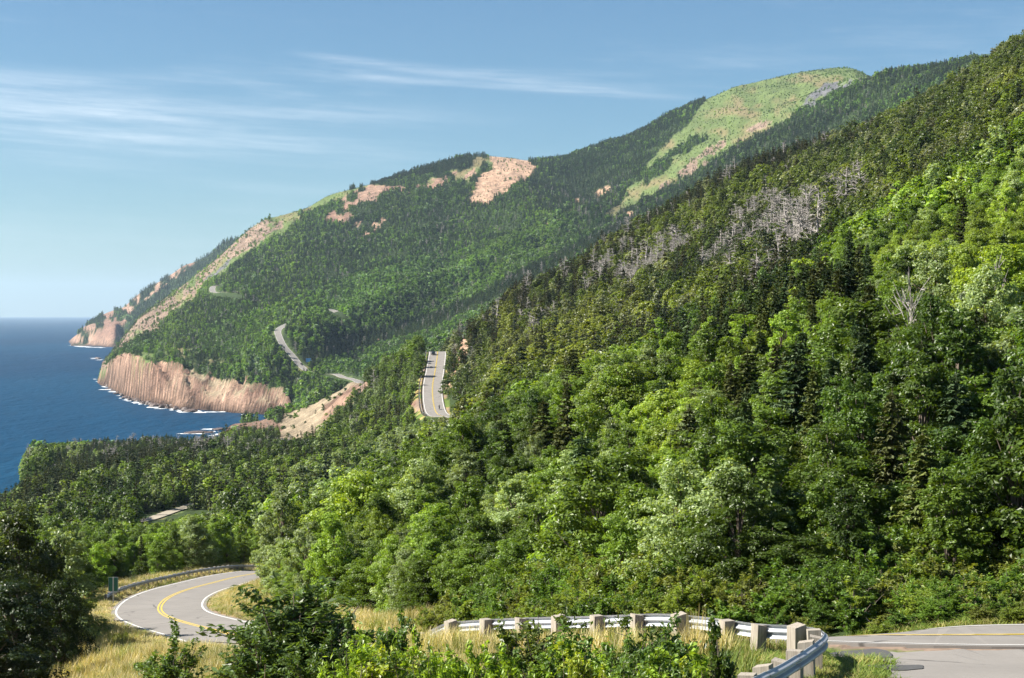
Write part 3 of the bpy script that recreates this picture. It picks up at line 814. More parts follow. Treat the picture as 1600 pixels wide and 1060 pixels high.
near_rail = [ud(1150, 23.0), ud(1192, 24.8), ud(1232, 26.4), ud(1262, 27.8), ud(1282, 29.0), ud(1287, 30.0), ud(1272, 30.9), ud(1235, 31.6), ud(1190, 32.2), ud(1100, 34), ud(1000, 36.3), ud(900, 38.8), ud(800, 41.4), ud(720, 43.6), ud(675, 45), ud(655, 46)]
guardrail(near_rail, 'near silver guardrail on wooden posts curving round the pull off corner', lambda d: 1.05 if d < 10 else 1.75, seg=2.0, drop_end=True, scale=.86)
path, hw, _b = ROADS['main']
rt = lateral(path)
sel = np.where((path[:, 1] > 140) & (path[:, 1] < 236) & (np.arange(len(path)) > 60))[0]
lower = (path - rt * (hw + 1.3))[sel][::-4]
guardrail(lower[::-1] * [1, 1], 'long silver guardrail on the outside of the lower road bend', lambda d: 1.9, seg=3.8, step=0.6, bolts=False)
path, hw, _b = ROADS['spur']
rt = lateral(path)
sel = np.where((path[:, 1] > 575) & (path[:, 1] < 775))[0]
guardrail((path - rt * (hw + 1.4))[sel][::4], 'distant guardrail along the seaward edge of the spur road', lambda d: 3.8, seg=7.6, step=1.2, bolts=False, scale=1.3)

# ------------------------------------------------------------------ signs
M['sign_green'] = simple('green_sign_paint', (0.02, 0.13, 0.085), 0.5, var=0.08)
M['sign_edge'] = simple('pale_sign_metal', (0.5, 0.52, 0.52), 0.45, 0.6)
M['sign_blue'] = simple('blue_sign_paint', (0.03, 0.17, 0.38), 0.5)


def sign(x, y, z, w, h, post_h, face, label, posts=1):
    root = tag(link('road_sign', None, loc=(x, y, z)), label, 'road sign')
    for k in range(posts):
        px = 0 if posts == 1 else (-.35 + .7 * k) * w
        b = MB(); b.box((px, -.06, post_h / 2 - .2), (.10, .07, post_h + .4)); b.box((px, -.06, post_h + .02), (.11, .08, .04))
        link('post', b.data('post', [M['sign_edge'] if posts == 1 else M['wood']]), root)
    b = MB(); b.box((0, 0, post_h - h / 2), (w, .025, h))
    pn = link('panel', b.data('panel', [face]), root)
    b = MB()
    for s in (-1, 1):
        b.box((s * (w / 2 + .01), 0, post_h - h / 2), (.02, .034, h + .04)); b.box((0, 0, post_h - h / 2 + s * (h / 2 + .01)), (w, .032, .02))
    link('edge_trim', b.data('edge_trim', [M['sign_edge']]), pn)
    return root


x, y = ud(177, 140)
sign(x, y, float(ground(x, y)), .76, 1.15, 2.3, M['sign_green'], 'green rectangular road sign on a metal post beside the lower road bend').rotation_euler[2] = .12
x, y = hit(485, 577, 1450)
x -= 3; y += 10
sign(x, y, float(ground(x, y)), 6.0, 4.0, 8.0, M['sign_blue'], 'small blue information sign beside the distant valley road', 2)

# ------------------------------------------------------------------ vehicles
M['glass'] = simple('dark_window_glass', (0.015, 0.02, 0.025), 0.08, var=0.02)
M['tyre'] = simple('tyre_rubber', (0.02, 0.02, 0.02), 0.8)
M['rim'] = simple('wheel_rim', (0.5, 0.5, 0.52), 0.35, 0.7)
M['lamp_red'] = simple('tail_lamp', (0.4, 0.02, 0.02), 0.3)
M['lamp_white'] = simple('head_lamp', (0.8, 0.8, 0.78), 0.2)


def loft(sections, mat, name):
    """Cross-sections (y, half width, z low, z high, shoulder) joined into one shell."""
    ring = []
    for y, w, z0, z1, sh in sections:
        ring.append([(-w, y, z0 + .08), (-w, y, z0 + (z1 - z0) * .55), (-w * sh, y, z1 - .05), (-w * sh * .85, y, z1), (w * sh * .85, y, z1), (w * sh, y, z1 - .05), (w, y, z0 + (z1 - z0) * .55), (w, y, z0 + .08), (w * .9, y, z0), (-w * .9, y, z0)])
    k = 10; n = len(ring)
    v = np.array(ring).reshape(-1, 3)
    q = [[i * k + j, i * k + (j + 1) % k, (i + 1) * k + (j + 1) % k, (i + 1) * k + j] for i in range(n - 1) for j in range(k)]
    t = []
    for e, base in ((0, 0), (1, (n - 1) * k)):
        for j in range(1, k - 1):
            t.append([base, base + j, base + j + 1] if e else [base, base + j + 1, base + j])
    return mesh_np(name, v, [np.array(q), np.array(t)], [mat])


def car(x, y, z, rot, col, label, group=None):
    paint_ = simple('car_paint', col, 0.25, 0.2, 0.03)
    root = tag(link('parked_car' if group else 'car', None, loc=(x, y, z)), label, 'car', group)
    root.rotation_euler = (0, 0, rot)
    link('body', loft([(-2.2, .78, .38, .80, .95), (-2.05, .86, .28, .92, .95), (-1.2, .90, .26, .97, .95), (0, .91, .25, .98, .95), (.9, .90, .26, .96, .94), (1.9, .84, .28, .84, .92), (2.2, .70, .36, .68, .9)], paint_, 'body'), root)
    link('windows', loft([(-1.75, .74, .9, .98, .95), (-1.25, .76, .9, 1.38, .84), (.15, .77, .9, 1.44, .84), (.55, .76, .9, 1.32, .84), (1.15, .72, .9, .96, .95)], M['glass'], 'windows'), root)
    link('roof', loft([(-1.3, .62, 1.37, 1.42, .9), (-.8, .65, 1.40, 1.48, .9), (0, .65, 1.41, 1.49, .9), (.5, .6, 1.34, 1.39, .9)], paint_, 'roof'), root)
    for sx in (-1, 1):
        for yy in (-1.35, 1.4):
            b = MB(); b.tube([(sx * .72, yy, .32), (sx * .93, yy, .32)], [.33, .33], 14)
            w = link('wheel', b.data('wheel', [M['tyre']]), root)
            b = MB(); b.tube([(sx * .90, yy, .32), (sx * .945, yy, .32)], [.2, .18], 10)
            link('rim', b.data('rim', [M['rim']]), w)
        b = MB(); b.box((sx * .58, 2.1, .64), (.3, .16, .14)); link('headlight', b.data('headlight', [M['lamp_white']]), root)
        b = MB(); b.box((sx * .66, -2.17, .76), (.22, .1, .16)); link('tail_light', b.data('tail_light', [M['lamp_red']]), root)
    return root


def on_road(name, u, v, dmin, off=0.0):
    """A place on a road near where (u, v) meets it, its height and the road's heading there."""
    path, hw, _ = ROADS[name]
    p = hit(u, v, dmin)
    k = int(np.argmin(((path - p) ** 2).sum(1)))
    k = min(max(k, 1), len(path) - 2)
    t = path[k + 1] - path[k - 1]
    r = lateral(path)[k]
    return path[k, 0] + r[0] * off, path[k, 1] + r[1] * off, ROADZ[name][k] + .06, math.atan2(-t[0], t[1])


x, y, z, a = on_road('spur', 679, 556, 640, -1.8)
car(x, y, z, a + math.pi, (.012, .014, .018), 'black car coming over the crest of the spur road')
x, y, z, a = on_road('valley', 494, 575, 1450, 1.8)
car(x, y, z, a, (.02, .02, .025), 'dark car on the valley road near the blue sign')
for (u, v, c, lb) in ((338, 458, (.02, .02, .022), 'dark car at the sharpest point of the headland road bend'), (349, 461, (.03, .03, .035), 'dark car behind the leading car on the headland bend'),
                      (358, 462, (.10, .02, .02), 'dark red car last in line on the headland bend')):
    x, y, z, a = on_road('hairpin', u, v, 1700, 2.0)
    car(x, y, z, a + math.pi, c, lb, 'cars on the headland road bend')

# a motorcycle with its rider on the spur road
x, y, z, a = on_road('spur', 684, 642, 480, 1.6)
root = tag(link('motorcycle', None, loc=(x, y, z)), 'dark motorcycle ridden away up the spur road', 'motorcycle')
root.rotation_euler = (0, 0, a)
M['bike'] = simple('bike_paint', (.03, .03, .035), .3, .3)
for yy in (-.72, .72):
    b = MB()
    for k in range(16):
        t0, t1 = k * math.pi / 8, (k + 1) * math.pi / 8
        b.tube([(0, yy + .27 * math.cos(t0), .31 + .27 * math.sin(t0)), (0, yy + .27 * math.cos(t1), .31 + .27 * math.sin(t1))], [.055, .055], 6)
    w = link('wheel', b.data('wheel', [M['tyre']]), root)
    b = MB(); b.tube([(-.06, yy, .31), (.06, yy, .31)], [.16, .16], 10); link('rim', b.data('rim', [M['rim']]), w)
b = MB(); b.tube([(0, -.75, .32), (0, -.3, .5), (0, .3, .62), (0, .55, .8), (0, .72, .32)], [.05, .12, .14, .06, .04], 8); b.box((0, 0, .38), (.3, .5, .3)); link('frame', b.data('frame', [M['bike']]), root)
b = MB(); b.tube([(0, .05, .82), (0, .2, .88), (0, .42, .8)], [.1, .16, .08], 8); link('fuel_tank', b.data('fuel_tank', [M['bike']]), root)
b = MB(); b.tube([(0, -.75, .84), (0, -.3, .76), (0, .05, .78)], [.09, .13, .1], 8); link('saddle', b.data('saddle', [M['tyre']]), root)
b = MB(); b.tube([(-.36, .42, 1.0), (0, .55, .98), (.36, .42, 1.0)], [.02, .02, .02], 6); link('handlebar', b.data('handlebar', [M['rim']]), root)
b = MB(); b.tube([(0, .62, .85), (0, .74, .85)], [.1, .09], 8); link('headlight', b.data('headlight', [M['lamp_white']]), root)
bones = [((0, -.15, .92), .15), ((0, -.10, 1.15), .15), ((0, 0, 1.38), .17), ((0, .04, 1.52), .07), ((0, .08, 1.66), .12), ((0, .08, 1.78), .11),
         ((-.2, 0, 1.40), .075), ((-.30, .18, 1.18), .055), ((-.33, .40, 1.03), .045), ((.2, 0, 1.40), .075), ((.30, .18, 1.18), .055), ((.33, .40, 1.03), .045),
         ((-.16, .22, .80), .09), ((-.19, .0, .42), .06), ((-.19, .14, .34), .05), ((.16, .22, .80), .09), ((.19, .0, .42), .06), ((.19, .14, .34), .05)]
edges = [(0, 1), (1, 2), (2, 3), (3, 4), (4, 5), (2, 6), (6, 7), (7, 8), (2, 9), (9, 10), (10, 11), (0, 12), (12, 13), (13, 14), (0, 15), (15, 16), (16, 17)]
me = bpy.data.meshes.new('person')
me.from_pydata([b_[0] for b_ in bones], edges, [])
M['leathers'] = simple('dark_riding_clothes', (.03, .028, .03), .6)
me.materials.append(M['leathers'])
rider = link('person', me, None, (x, y, z))
rider.rotation_euler = (0, 0, a)
sk = rider.modifiers.new('Skin', 'SKIN')
for vv, b_ in zip(me.skin_vertices[0].data, bones):
    vv.radius = (b_[1], b_[1])
me.skin_vertices[0].data[0].use_root = True
rider.modifiers.new('Subdivision', 'SUBSURF').levels = 1
tag(rider, 'person in dark clothes and helmet riding the motorcycle', 'person')

# ------------------------------------------------------------------ rocks in the sea and surf
m, q = material('wet_rock')
c = q.n('ShaderNodeNewGeometry').outputs['Position']
n1 = q.noise(c, .5, 5, .7)
out(q, q.n('ShaderNodeBsdfPrincipled', {'Base Color': q.mix(n1, (.03, .025, .022, 1), (.16, .11, .09, 1)), 'Roughness': .5, 'Normal': q.n('ShaderNodeBump', {'Strength': .8, 'Distance': 1.0, 'Height': n1})}))
M['wet_rock'] = m
import bmesh


def rock_mesh(seed, sub=3):
    bm = bmesh.new()
    bmesh.ops.create_icosphere(bm, subdivisions=sub, radius=1.0)
    for v_ in bm.verts:
        p_ = np.array(v_.co)
        k_ = 1 + .35 * float(fbm(p_[0] * 1.3 + seed * 7, p_[1] * 1.3 + p_[2], seed, 3)) + .2 * float(fbm(p_[2] * 2.2 + seed, p_[0] * 2.2, seed + 5, 3))
        v_.co = Vector(p_ * k_)
    me_ = bpy.data.meshes.new('sea_rock'); bm.to_mesh(me_); bm.free()
    me_.materials.append(M['wet_rock'])
    return me_


rock_protos = [rock_mesh(k) for k in range(4)]
foam = []
rr = random.Random(5)


def sea_pt(u, v):
    d = -SEA * F / (v - V0)
    return (u - U0) / F * d, d


rocks_named = []
for (u, v, w, h, lb, gp) in ((312, 677, 9, 1.2, 'flat black rock awash furthest out off the near point', None), (328, 676, 4, 1.0, 'small black rock beside the flat outer rock', None), (341, 672, 5, 1.6, 'dark rock in the surf nearest the rocky point', None),
                             (352, 680, 6, 2.2, 'dark rock touching the tip of the rocky point', None), (152, 561, 8, 2.5, 'black rock in white surf off the orange headland', None)) + tuple(
        (u_, v_, rr.uniform(2.0, 5.5), rr.uniform(1.0, 3.0), 'dark boulder lying along the foot of the sea cliff', 'dark boulders at the foot of the sea cliff') for u_, v_ in
        [(u_, np.interp(u_, [160, 185, 230, 290, 400], [596, 617, 633, 641, 648]) + rr.uniform(-1.5, 2.5)) for u_ in np.linspace(160, 300, 34)]):
    x, y = sea_pt(u, v)
    o = link('sea_rock', rock_protos[rr.randrange(4)], None, (x, y, SEA + h * .25))
    o.scale = (w * rr.uniform(.8, 1.2), w * rr.uniform(.8, 1.4), h); o.rotation_euler = (0, 0, rr.uniform(0, 6))
    tag(o, lb, 'rock', gp)
    rocks_named.append((u, o))
    if rr.random() < .8:
        foam.append((x - w * .5, y - w * .6, w * rr.uniform(.7, 1.4)))
for (u, v, w) in ((300, 676, 9), (320, 675, 10), (335, 671, 9), (325, 671, 8), (345, 679, 8), (332, 681, 5), (365, 683, 8), (380, 684, 5), (353, 683, 6), (150, 560, 14), (158, 562, 10), (154, 563, 8),
                  (425, 646, 9), (412, 645, 12), (400, 644, 10), (385, 643, 8), (370, 642, 7), (440, 649, 7), (395, 646, 6)):
    x, y = sea_pt(u, v)
    foam.append((x, y, w * .6))
for u in np.linspace(145, 400, 90):
    v = np.interp(u, [120, 145, 158, 170, 190, 230, 290, 400], [585, 592, 598, 607, 620, 634.5, 642, 645.5]) + rr.gauss(0.5, 1.2)
    x, y = sea_pt(u, v)
    if rr.random() < .42:
        foam.append((x, y, rr.uniform(1.5, 6)))
for u in np.linspace(112, 160, 16):
    x, y = sea_pt(u, np.interp(u, [108, 130, 160], [538.8, 541.5, 543.5]) + rr.uniform(0, 1))
    foam.append((x, y, rr.uniform(5, 14)))
b = MB()
for k, (x, y, w) in enumerate(foam):
    n = 18
    th = np.arange(n) / n * 2 * math.pi
    r_ = w * (.55 + .9 * np.abs(fbm(np.cos(th) * 1.7 + k * 3.1, np.sin(th) * 1.7, 91, 3)))
    hgt_ = rr.uniform(.12, .5)
    rim = np.c_[x + r_ * np.cos(th) * 1.5, y + r_ * np.sin(th) * .8, np.full(n, SEA - .05)]
    top = np.c_[x + r_ * np.cos(th) * .9, y + r_ * np.sin(th) * .45, np.full(n, SEA + hgt_)]
    top[:, 2] += fbm(th * 3 + k, th * 0 + k, 17, 2) * .3
    v = np.vstack([rim, top, [[x, y, SEA + hgt_ * 1.2]]])
    b.add(v, [[i, (i + 1) % n, n + (i + 1) % n, n + i] for i in range(n)], [[n + i, n + (i + 1) % n, 2 * n] for i in range(n)])
M['foam'] = simple('sea_foam', (.60, .62, .63), .8, var=.1, scale=.3)
tag(link('sea_surf', b.data('sea_surf', [M['foam']])), 'white surf breaking along the rocks', kind='stuff')

# ------------------------------------------------------------------ plant materials
def leaf_material(name, transl, rough, spec, var=0.35, yellow=0.08):
    """Leaf colour comes from the plant (object colour or scattered tint), varied leaf by leaf."""
    m, q = material(name)
    oi = q.n('ShaderNodeObjectInfo')
    at = q.n('ShaderNodeAttribute', attribute_name='tint', attribute_type='INSTANCER').outputs['Color']
    base = q.mix(1.0, oi.outputs['Color'], at, 'ADD')
    geo = q.n('ShaderNodeNewGeometry')
    ri = geo.outputs['Random Per Island']
    f = q.m('ADD', 1 - var, q.m('MULTIPLY', ri, 2 * var))
    cc = q.n('ShaderNodeCombineXYZ', {0: f, 1: f, 2: f}).outputs[0]
    base = q.mix(1.0, base, cc, 'MULTIPLY')
    r2 = q.m('FRACT', q.m('MULTIPLY', ri, 17.31))
    warm = q.mix(q.m('MULTIPLY', r2, yellow), base, q.mix(1.0, base, (1.9, 1.35, 0.5, 1), 'MULTIPLY'))
    pb = q.n('ShaderNodeBsdfPrincipled', {'Base Color': warm, 'Roughness': rough, 'Specular IOR Level': spec})
    if transl:
        tr = q.n('ShaderNodeBsdfTranslucent', {'Color': q.mix(1.0, warm, (1.7, 1.6, 0.45, 1), 'MULTIPLY')})
        ms = q.n('ShaderNodeMixShader', {0: transl, 1: pb.outputs[0], 2: tr.outputs[0]})
        out(q, ms)
    else:
        out(q, pb)
    return m


M['leaf'] = leaf_material('broad_leaves', 0.42, 0.42, 0.4)
M['needle'] = leaf_material('spruce_needles', 0.10, 0.6, 0.25, 0.3, 0.25)
M['blade'] = leaf_material('grass_blades', 0.25, 0.6, 0.25, 0.3, 0.1)
M['bark'] = simple('grey_brown_bark', (.11, .085, .065), .9, var=.35, scale=6, bump=.5)
M['dead'] = simple('bleached_dead_wood', (.27, .245, .225), .9, var=.25, scale=5)


def leaf_quads(p, nrm, L, W, rng, fold=.18, axis=None):
    """Folded diamond leaves at points p facing nrm."""
    n = len(p)
    nrm = nrm / (np.linalg.norm(nrm, axis=1)[:, None] + 1e-9)
    a = rng.normal(size=(n, 3)) if axis is None else axis
    a = a - (a * nrm).sum(1)[:, None] * nrm
    a /= np.linalg.norm(a, axis=1)[:, None] + 1e-9
    b = np.cross(nrm, a)
    L = np.broadcast_to(L, n)[:, None]; W = np.broadcast_to(W, n)[:, None]
    v = np.stack([p - a * L * .5, p + b * W * .5 + nrm * W * fold, p + a * L * .5, p - b * W * .5 + nrm * W * fold], 1)
    k = np.arange(n)[:, None] * 4
    return v.reshape(-1, 3), k + np.array([[0, 1, 2, 3]])


def lobes(h, w, base, rng, n, style):
    """Centres and radii of the leafy masses that make up a crown."""
    out_ = []
    for k in range(n):
        t = (k + .5) / n
        zz = base + (1 - base) * t
        if style == 'round':
            prof = math.sin(math.pi * min(.97, .16 + .84 * t)) ** .75
        elif style == 'tall':
            prof = (1 - t) ** .55 * .9 + .06
        else:
            prof = (.55 + .45 * t) if t < .7 else .9 * (1 - (t - .7) / .36)
        th = k * 2.399 + rng.uniform(-.5, .5)
        r = prof * w * .5 * rng.uniform(.35, .85)
        rad = w * rng.uniform(.17, .26) * (0.75 + .25 * prof)
        out_.append((r * math.cos(th), r * math.sin(th), zz * h - rad * .5, rad))
    return np.array(out_)


def broadleaf(seed, h, w, style, n_leaf, leaf, n_lobe=22, twigs=True):
    """(trunk mesh, crown mesh) of a broadleaved tree standing at the origin."""
    rng = np.random.default_rng(seed)
    lb = lobes(h, w, .10 if style != 'tall' else .06, rng, n_lobe, style)
    # clumps of leaves within each lobe
    cl = []
    for x, y, z, r in lb:
        for _ in range(9):
            d = rng.normal(size=3); d /= np.linalg.norm(d)
            c = np.array([x, y, z]) + d * r * rng.uniform(.45, 1.0) * np.array([1, 1, .8])
            if c[2] > .15:
                cl.append((*c, r * rng.uniform(.28, .5), *d))
    cl = np.array(cl)
    wgt = cl[:, 3] ** 2; wgt /= wgt.sum()
    ci = rng.choice(len(cl), n_leaf, p=wgt)
    d = rng.normal(size=(n_leaf, 3)); d /= np.linalg.norm(d, axis=1)[:, None]
    rad = rng.uniform(0.2, 1, n_leaf) ** .5
    p = cl[ci, :3] + d * (cl[ci, 3] * rad)[:, None] * np.array([1, 1, .65])
    nrm = cl[ci, 4:7] * .5 + d * .5 + np.array([0, 0, .65]) + rng.normal(size=(n_leaf, 3)) * .45
    s = leaf * rng.uniform(.7, 1.3, n_leaf)
    v, f = leaf_quads(p, nrm, s, s * .66, rng)
    crown = mesh_np('crown', v, f, [M['leaf']])
    b = MB()
    lean = rng.uniform(-.04, .04, 2) * h
    b.tube([(0, 0, -.4), (lean[0] * .3, lean[1] * .3, h * .3), (lean[0], lean[1], h * .62), (lean[0], lean[1], h * .9)], [h * .022, h * .017, h * .010, h * .003], 6)
    if twigs:
        for x, y, z, r in lb:
            z0 = max(.1 * h, z * rng.uniform(.45, .75))
            k = z0 / (h * .62)
            s0 = np.array([lean[0] * min(k, 1), lean[1] * min(k, 1), z0])
            e = np.array([x, y, z + r * .3])
            mid = s0 * .5 + e * .5 + np.array([0, 0, .06 * h]) * rng.uniform(-.3, 1)
            b.tube([s0, mid, e], [h * .008, h * .006, h * .002], 4)
    return b.data('trunk', [M['bark']]), crown


def spruce(seed, h, w, whorls, per, blades, size):
    """(trunk mesh, crown mesh) of a spruce: drooping boughs of flat twig sprays."""
    rng = np.random.default_rng(seed)
    P, N, A, L, W = [], [], [], [], []
    for k in range(whorls):
        t = (k + rng.uniform(-.2, .2)) / whorls
        z = h * (.04 + .94 * t)
        reach = w * .5 * max(.04, (1 - t)) ** .85 * rng.uniform(.8, 1.1)
        m_ = max(4, int(per * (1 - .45 * t)))
        for j in range(m_):
            th = j * 2 * math.pi / m_ + k * 1.3 + rng.uniform(-.25, .25)
            rch = reach * rng.uniform(.7, 1.15)
            o = np.array([math.cos(th), math.sin(th), 0])
            sd_ = np.array([-math.sin(th), math.cos(th), 0])
            droop = rng.uniform(.15, .4)
            for i in range(blades):
                s = (i + .6) / blades
                c = o * rch * s + np.array([0, 0, z - droop * rch * s + .28 * rch * s * s])
                for sg in (-1, 1):
                    P.append(c + sd_ * sg * size * .25 * (1.1 - s)); N.append(np.array([0, 0, 1.0]) + o * .35 + rng.normal(size=3) * .35)
                    A.append(o * .8 + sd_ * sg * .7 + np.array([0, 0, -.25])); L.append(size * (1.25 - .5 * s) * rng.uniform(.8, 1.2)); W.append(size * .42)
    for k in range(6):
        P.append(np.array([0, 0, h * (.93 + .012 * k)])); N.append(rng.normal(size=3)); A.append(np.array([0, 0, 1.0])); L.append(size * .8); W.append(size * .2)
    v, f = leaf_quads(np.array(P), np.array(N), np.array(L), np.array(W), rng, .3, np.array(A))
    crown = mesh_np('crown', v, f, [M['needle']])
    b = MB(); b.tube([(0, 0, -.4), (0, 0, h * .5), (0, 0, h * .97)], [h * .02, h * .012, h * .002], 6)
    return b.data('trunk', [M['bark']]), crown


def snag(seed, h, nb, fork=False, thin=1.0):
    """Bare dead tree: (trunk mesh, branches mesh)."""
    rng = np.random.default_rng(seed)
    b = MB()
    le = rng.uniform(-.12, .12, 2) * h
    b.tube([(0, 0, -.4), (le[0] * .4, le[1] * .4, h * .5), (le[0], le[1], h)], [h * .021 * thin, h * .015 * thin, h * .004], 6)
    c = MB()
    for k in range(nb):
        t = rng.uniform(.2, .97); th = rng.uniform(0, 6.28)
        ln = h * (.10 + .22 * (1 - t)) * rng.uniform(.5, 1.2)
        s0 = np.array([le[0] * t, le[1] * t, t * h])
        o = np.array([math.cos(th), math.sin(th), rng.uniform(-.1, .6) if not fork else rng.uniform(.5, 1.4)])
        e = s0 + o * ln * (1.8 if fork else 1)
        mid = (s0 + e) / 2 + np.array([0, 0, rng.uniform(-.04, .05) * h])
        c.tube([s0, mid, e], [h * .008 * thin, h * .006 * thin, h * .002], 4)
        for _ in range(4 if fork else 2):
            e2 = mid + (e - mid) * rng.uniform(.1, .6) + rng.normal(size=3) * ln * .28
            c.tube([mid, e2], [h * .004, h * .0015], 3)
    return b.data('trunk', [M['dead']]), c.data('branches', [M['dead']])


NEAR_B = [broadleaf(11 + k, 7.0, w, st, int(n * 1.35), .158, nl) for k, (w, st, n, nl) in enumerate([(5.0, 'round', 13000, 28), (4.4, 'tall', 11500, 28), (5.2, 'bush', 13000, 28), (4.2, 'round', 11500, 26), (4.8, 'bush', 12500, 30), (4.0, 'tall', 11000, 30), (5.4, 'round', 14000, 34)])]
MID_B = [broadleaf(41 + k, 7.0, w, st, 1100, .52, 16, False) for k, (w, st) in enumerate([(5.6, 'round'), (4.9, 'tall'), (5.8, 'bush'), (5.2, 'round')])]
FAR_B = [broadleaf(61 + k, 7.0, w, st, 170, 1.45, 9, False) for k, (w, st) in enumerate([(6.2, 'round'), (5.4, 'tall'), (6.4, 'bush')])]
NEAR_S = [spruce(71 + k, 7.0, w, wh, 10, 8, .42) for k, (w, wh) in enumerate([(4.4, 24), (3.7, 26), (5.0, 24), (4.1, 28)])]
MID_S = [spruce(81 + k, 7.0, w, 11, 7, 3, .85) for k, w in enumerate([2.9, 2.5, 3.3])]
FAR_S = [spruce(91 + k, 7.0, w, 7, 6, 2, 1.35) for k, w in enumerate([2.9, 2.4, 3.3])]
SNAGS = [snag(101 + k, 7.0, nb) for k, nb in enumerate([30, 36, 24, 32])]


# ------------------------------------------------------------------ where trees may stand
canopy = np.where((zone == FOREST) & (DD > 62), 4.0, 0.0)
ang = (Zg + canopy) / DD
run = np.maximum.accumulate(ang, axis=1)
HZ = np.concatenate([np.full((NU, 2), -9.0), run[:, :-2]], 1)

TOP_U = [-200, 0, 60, 120, 160, 200, 260, 330, 380, 420, 500, 600, 680, 720, 760, 860, 1000, 1100, 1180, 1240, 1330, 1400, 1500, 1600, 1800]
TOP_V = [770, 795, 805, 820, 818, 815, 800, 800, 812, 778, 706, 672, 656, 645, 622, 563, 535, 505, 452, 405, 425, 388, 368, 345, 330]
CLEAR = [([(172, 1003), (170, 935), (215, 900), (388, 878), (388, 935), (338, 950), (332, 972), (402, 1003)], 170),
         ([(160, 925), (160, 878), (194, 878), (194, 925)], 142),
         ([(653, 652), (648, 600), (660, 541), (704, 541), (704, 600), (704, 648)], 640),
         ([(218, 814), (225, 800), (332, 776), (334, 792), (225, 814)], 420),
         ([(426, 562), (430, 525), (462, 516), (462, 530), (446, 545), (470, 565), (548, 586), (546, 595), (500, 583), (450, 572)], 1640),
         ([(455, 558), (500, 568), (526, 577), (524, 588), (495, 583), (455, 573)], 1640), ([(514, 482), (526, 485), (542, 493), (539, 497), (524, 491), (514, 485)], 2400), ([(328, 456), (330, 444), (346, 440), (346, 446), (339, 452), (346, 457), (376, 461), (376, 465), (340, 462)], 2700)]
DEAD = [[(1090, 420), (1130, 380), (1180, 355), (1240, 330), (1300, 300), (1345, 270), (1370, 290), (1330, 320), (1290, 350), (1275, 390), (1230, 420), (1180, 440), (1120, 445)],
        [(825, 525), (845, 495), (870, 485), (870, 510), (850, 530)], [(960, 440), (1000, 400), (1060, 370), (1100, 350), (1090, 385), (1040, 410), (990, 450)],
        [(800, 490), (830, 475), (840, 495), (815, 510)], [(900, 450), (960, 405), (975, 420), (920, 465)], [(1140, 350), (1180, 320), (1240, 300), (1220, 335), (1160, 365)]]
SPRUCE_HI = [([(320, 520), (340, 420), (420, 380), (470, 350), (520, 350), (640, 330), (720, 330), (720, 390), (560, 430), (420, 480)], .72),
             ([(455, 560), (520, 525), (600, 510), (680, 488), (740, 462), (850, 405), (990, 335), (990, 350), (860, 425), (745, 480), (690, 505), (620, 530), (560, 545), (480, 568)], .99),
             ([(820, 250), (900, 240), (1100, 150), (1110, 170), (1000, 270), (900, 330), (840, 330)], .9),
             ([(1000, 310), (1100, 255), (1250, 180), (1366, 122), (1400, 110), (1530, 88), (1300, 220), (1000, 360)], .85),
             ([(455, 330), (520, 290), (640, 255), (760, 235), (760, 262), (640, 275), (540, 300)], .97),
             ([(0, 770), (100, 710), (200, 690), (370, 685), (360, 705), (240, 725), (130, 750), (60, 790), (-60, 800)], .93),
             ([(720, 520), (800, 455), (1000, 350), (1010, 380), (900, 450), (800, 520), (720, 570)], .72),
             ([(1080, 500), (1200, 420), (1250, 400), (1350, 410), (1380, 560), (1330, 660), (1180, 640), (1050, 560), (960, 520)], .85),
             ([(1150, 560), (1350, 520), (1450, 600), (1440, 740), (1200, 760), (1100, 650)], .55)]
SPRUCE_LO = [([(520, 480), (640, 400), (760, 380), (900, 330), (900, 380), (760, 450), (620, 500), (540, 510)], .22), ([(480, 575), (600, 540), (740, 490), (740, 520), (640, 560), (560, 600)], .25),
             ([(1200, 300), (1600, 60), (1700, 60), (1700, 350), (1400, 380), (1250, 330)], .10), ([(60, 800), (160, 755), (330, 720), (560, 700), (560, 770), (330, 800), (150, 810)], .38)]


def scatter(u0, u1, d0, d1, sp, seed, jitter=.48):
    """Jittered grid of plan positions inside a wedge."""
    rng = np.random.default_rng(seed)
    x0, x1 = min((u0 - U0) / F * d0, (u0 - U0) / F * d1), max((u1 - U0) / F * d0, (u1 - U0) / F * d1)
    X, Y = np.meshgrid(np.arange(x0, x1, sp), np.arange(d0, d1, sp))
    X = X.ravel() + rng.uniform(-jitter, jitter, X.size) * sp
    Y = Y.ravel() + rng.uniform(-jitter, jitter, Y.size) * sp
    u = U0 + X / Y * F
    m_ = (u > u0) & (u < u1) & (Y > d0) & (Y < d1)
    return X[m_], Y[m_], u[m_], rng


def visible(u, d, z, h, margin=0.004):
    return (z + h) / d > sample(HZ, u, d) - margin


def zone_at(u, d):
    i = np.clip(np.searchsorted(ucols, u), 1, NU - 1)
    i = np.where(np.abs(ucols[i - 1] - u) < np.abs(ucols[i] - u), i - 1, i)
    j = np.clip(np.searchsorted(drows, d), 1, ND - 1)
    j = np.where(np.abs(drows[j - 1] - d) < np.abs(drows[j] - d), j - 1, j)
    return zone[i, j]




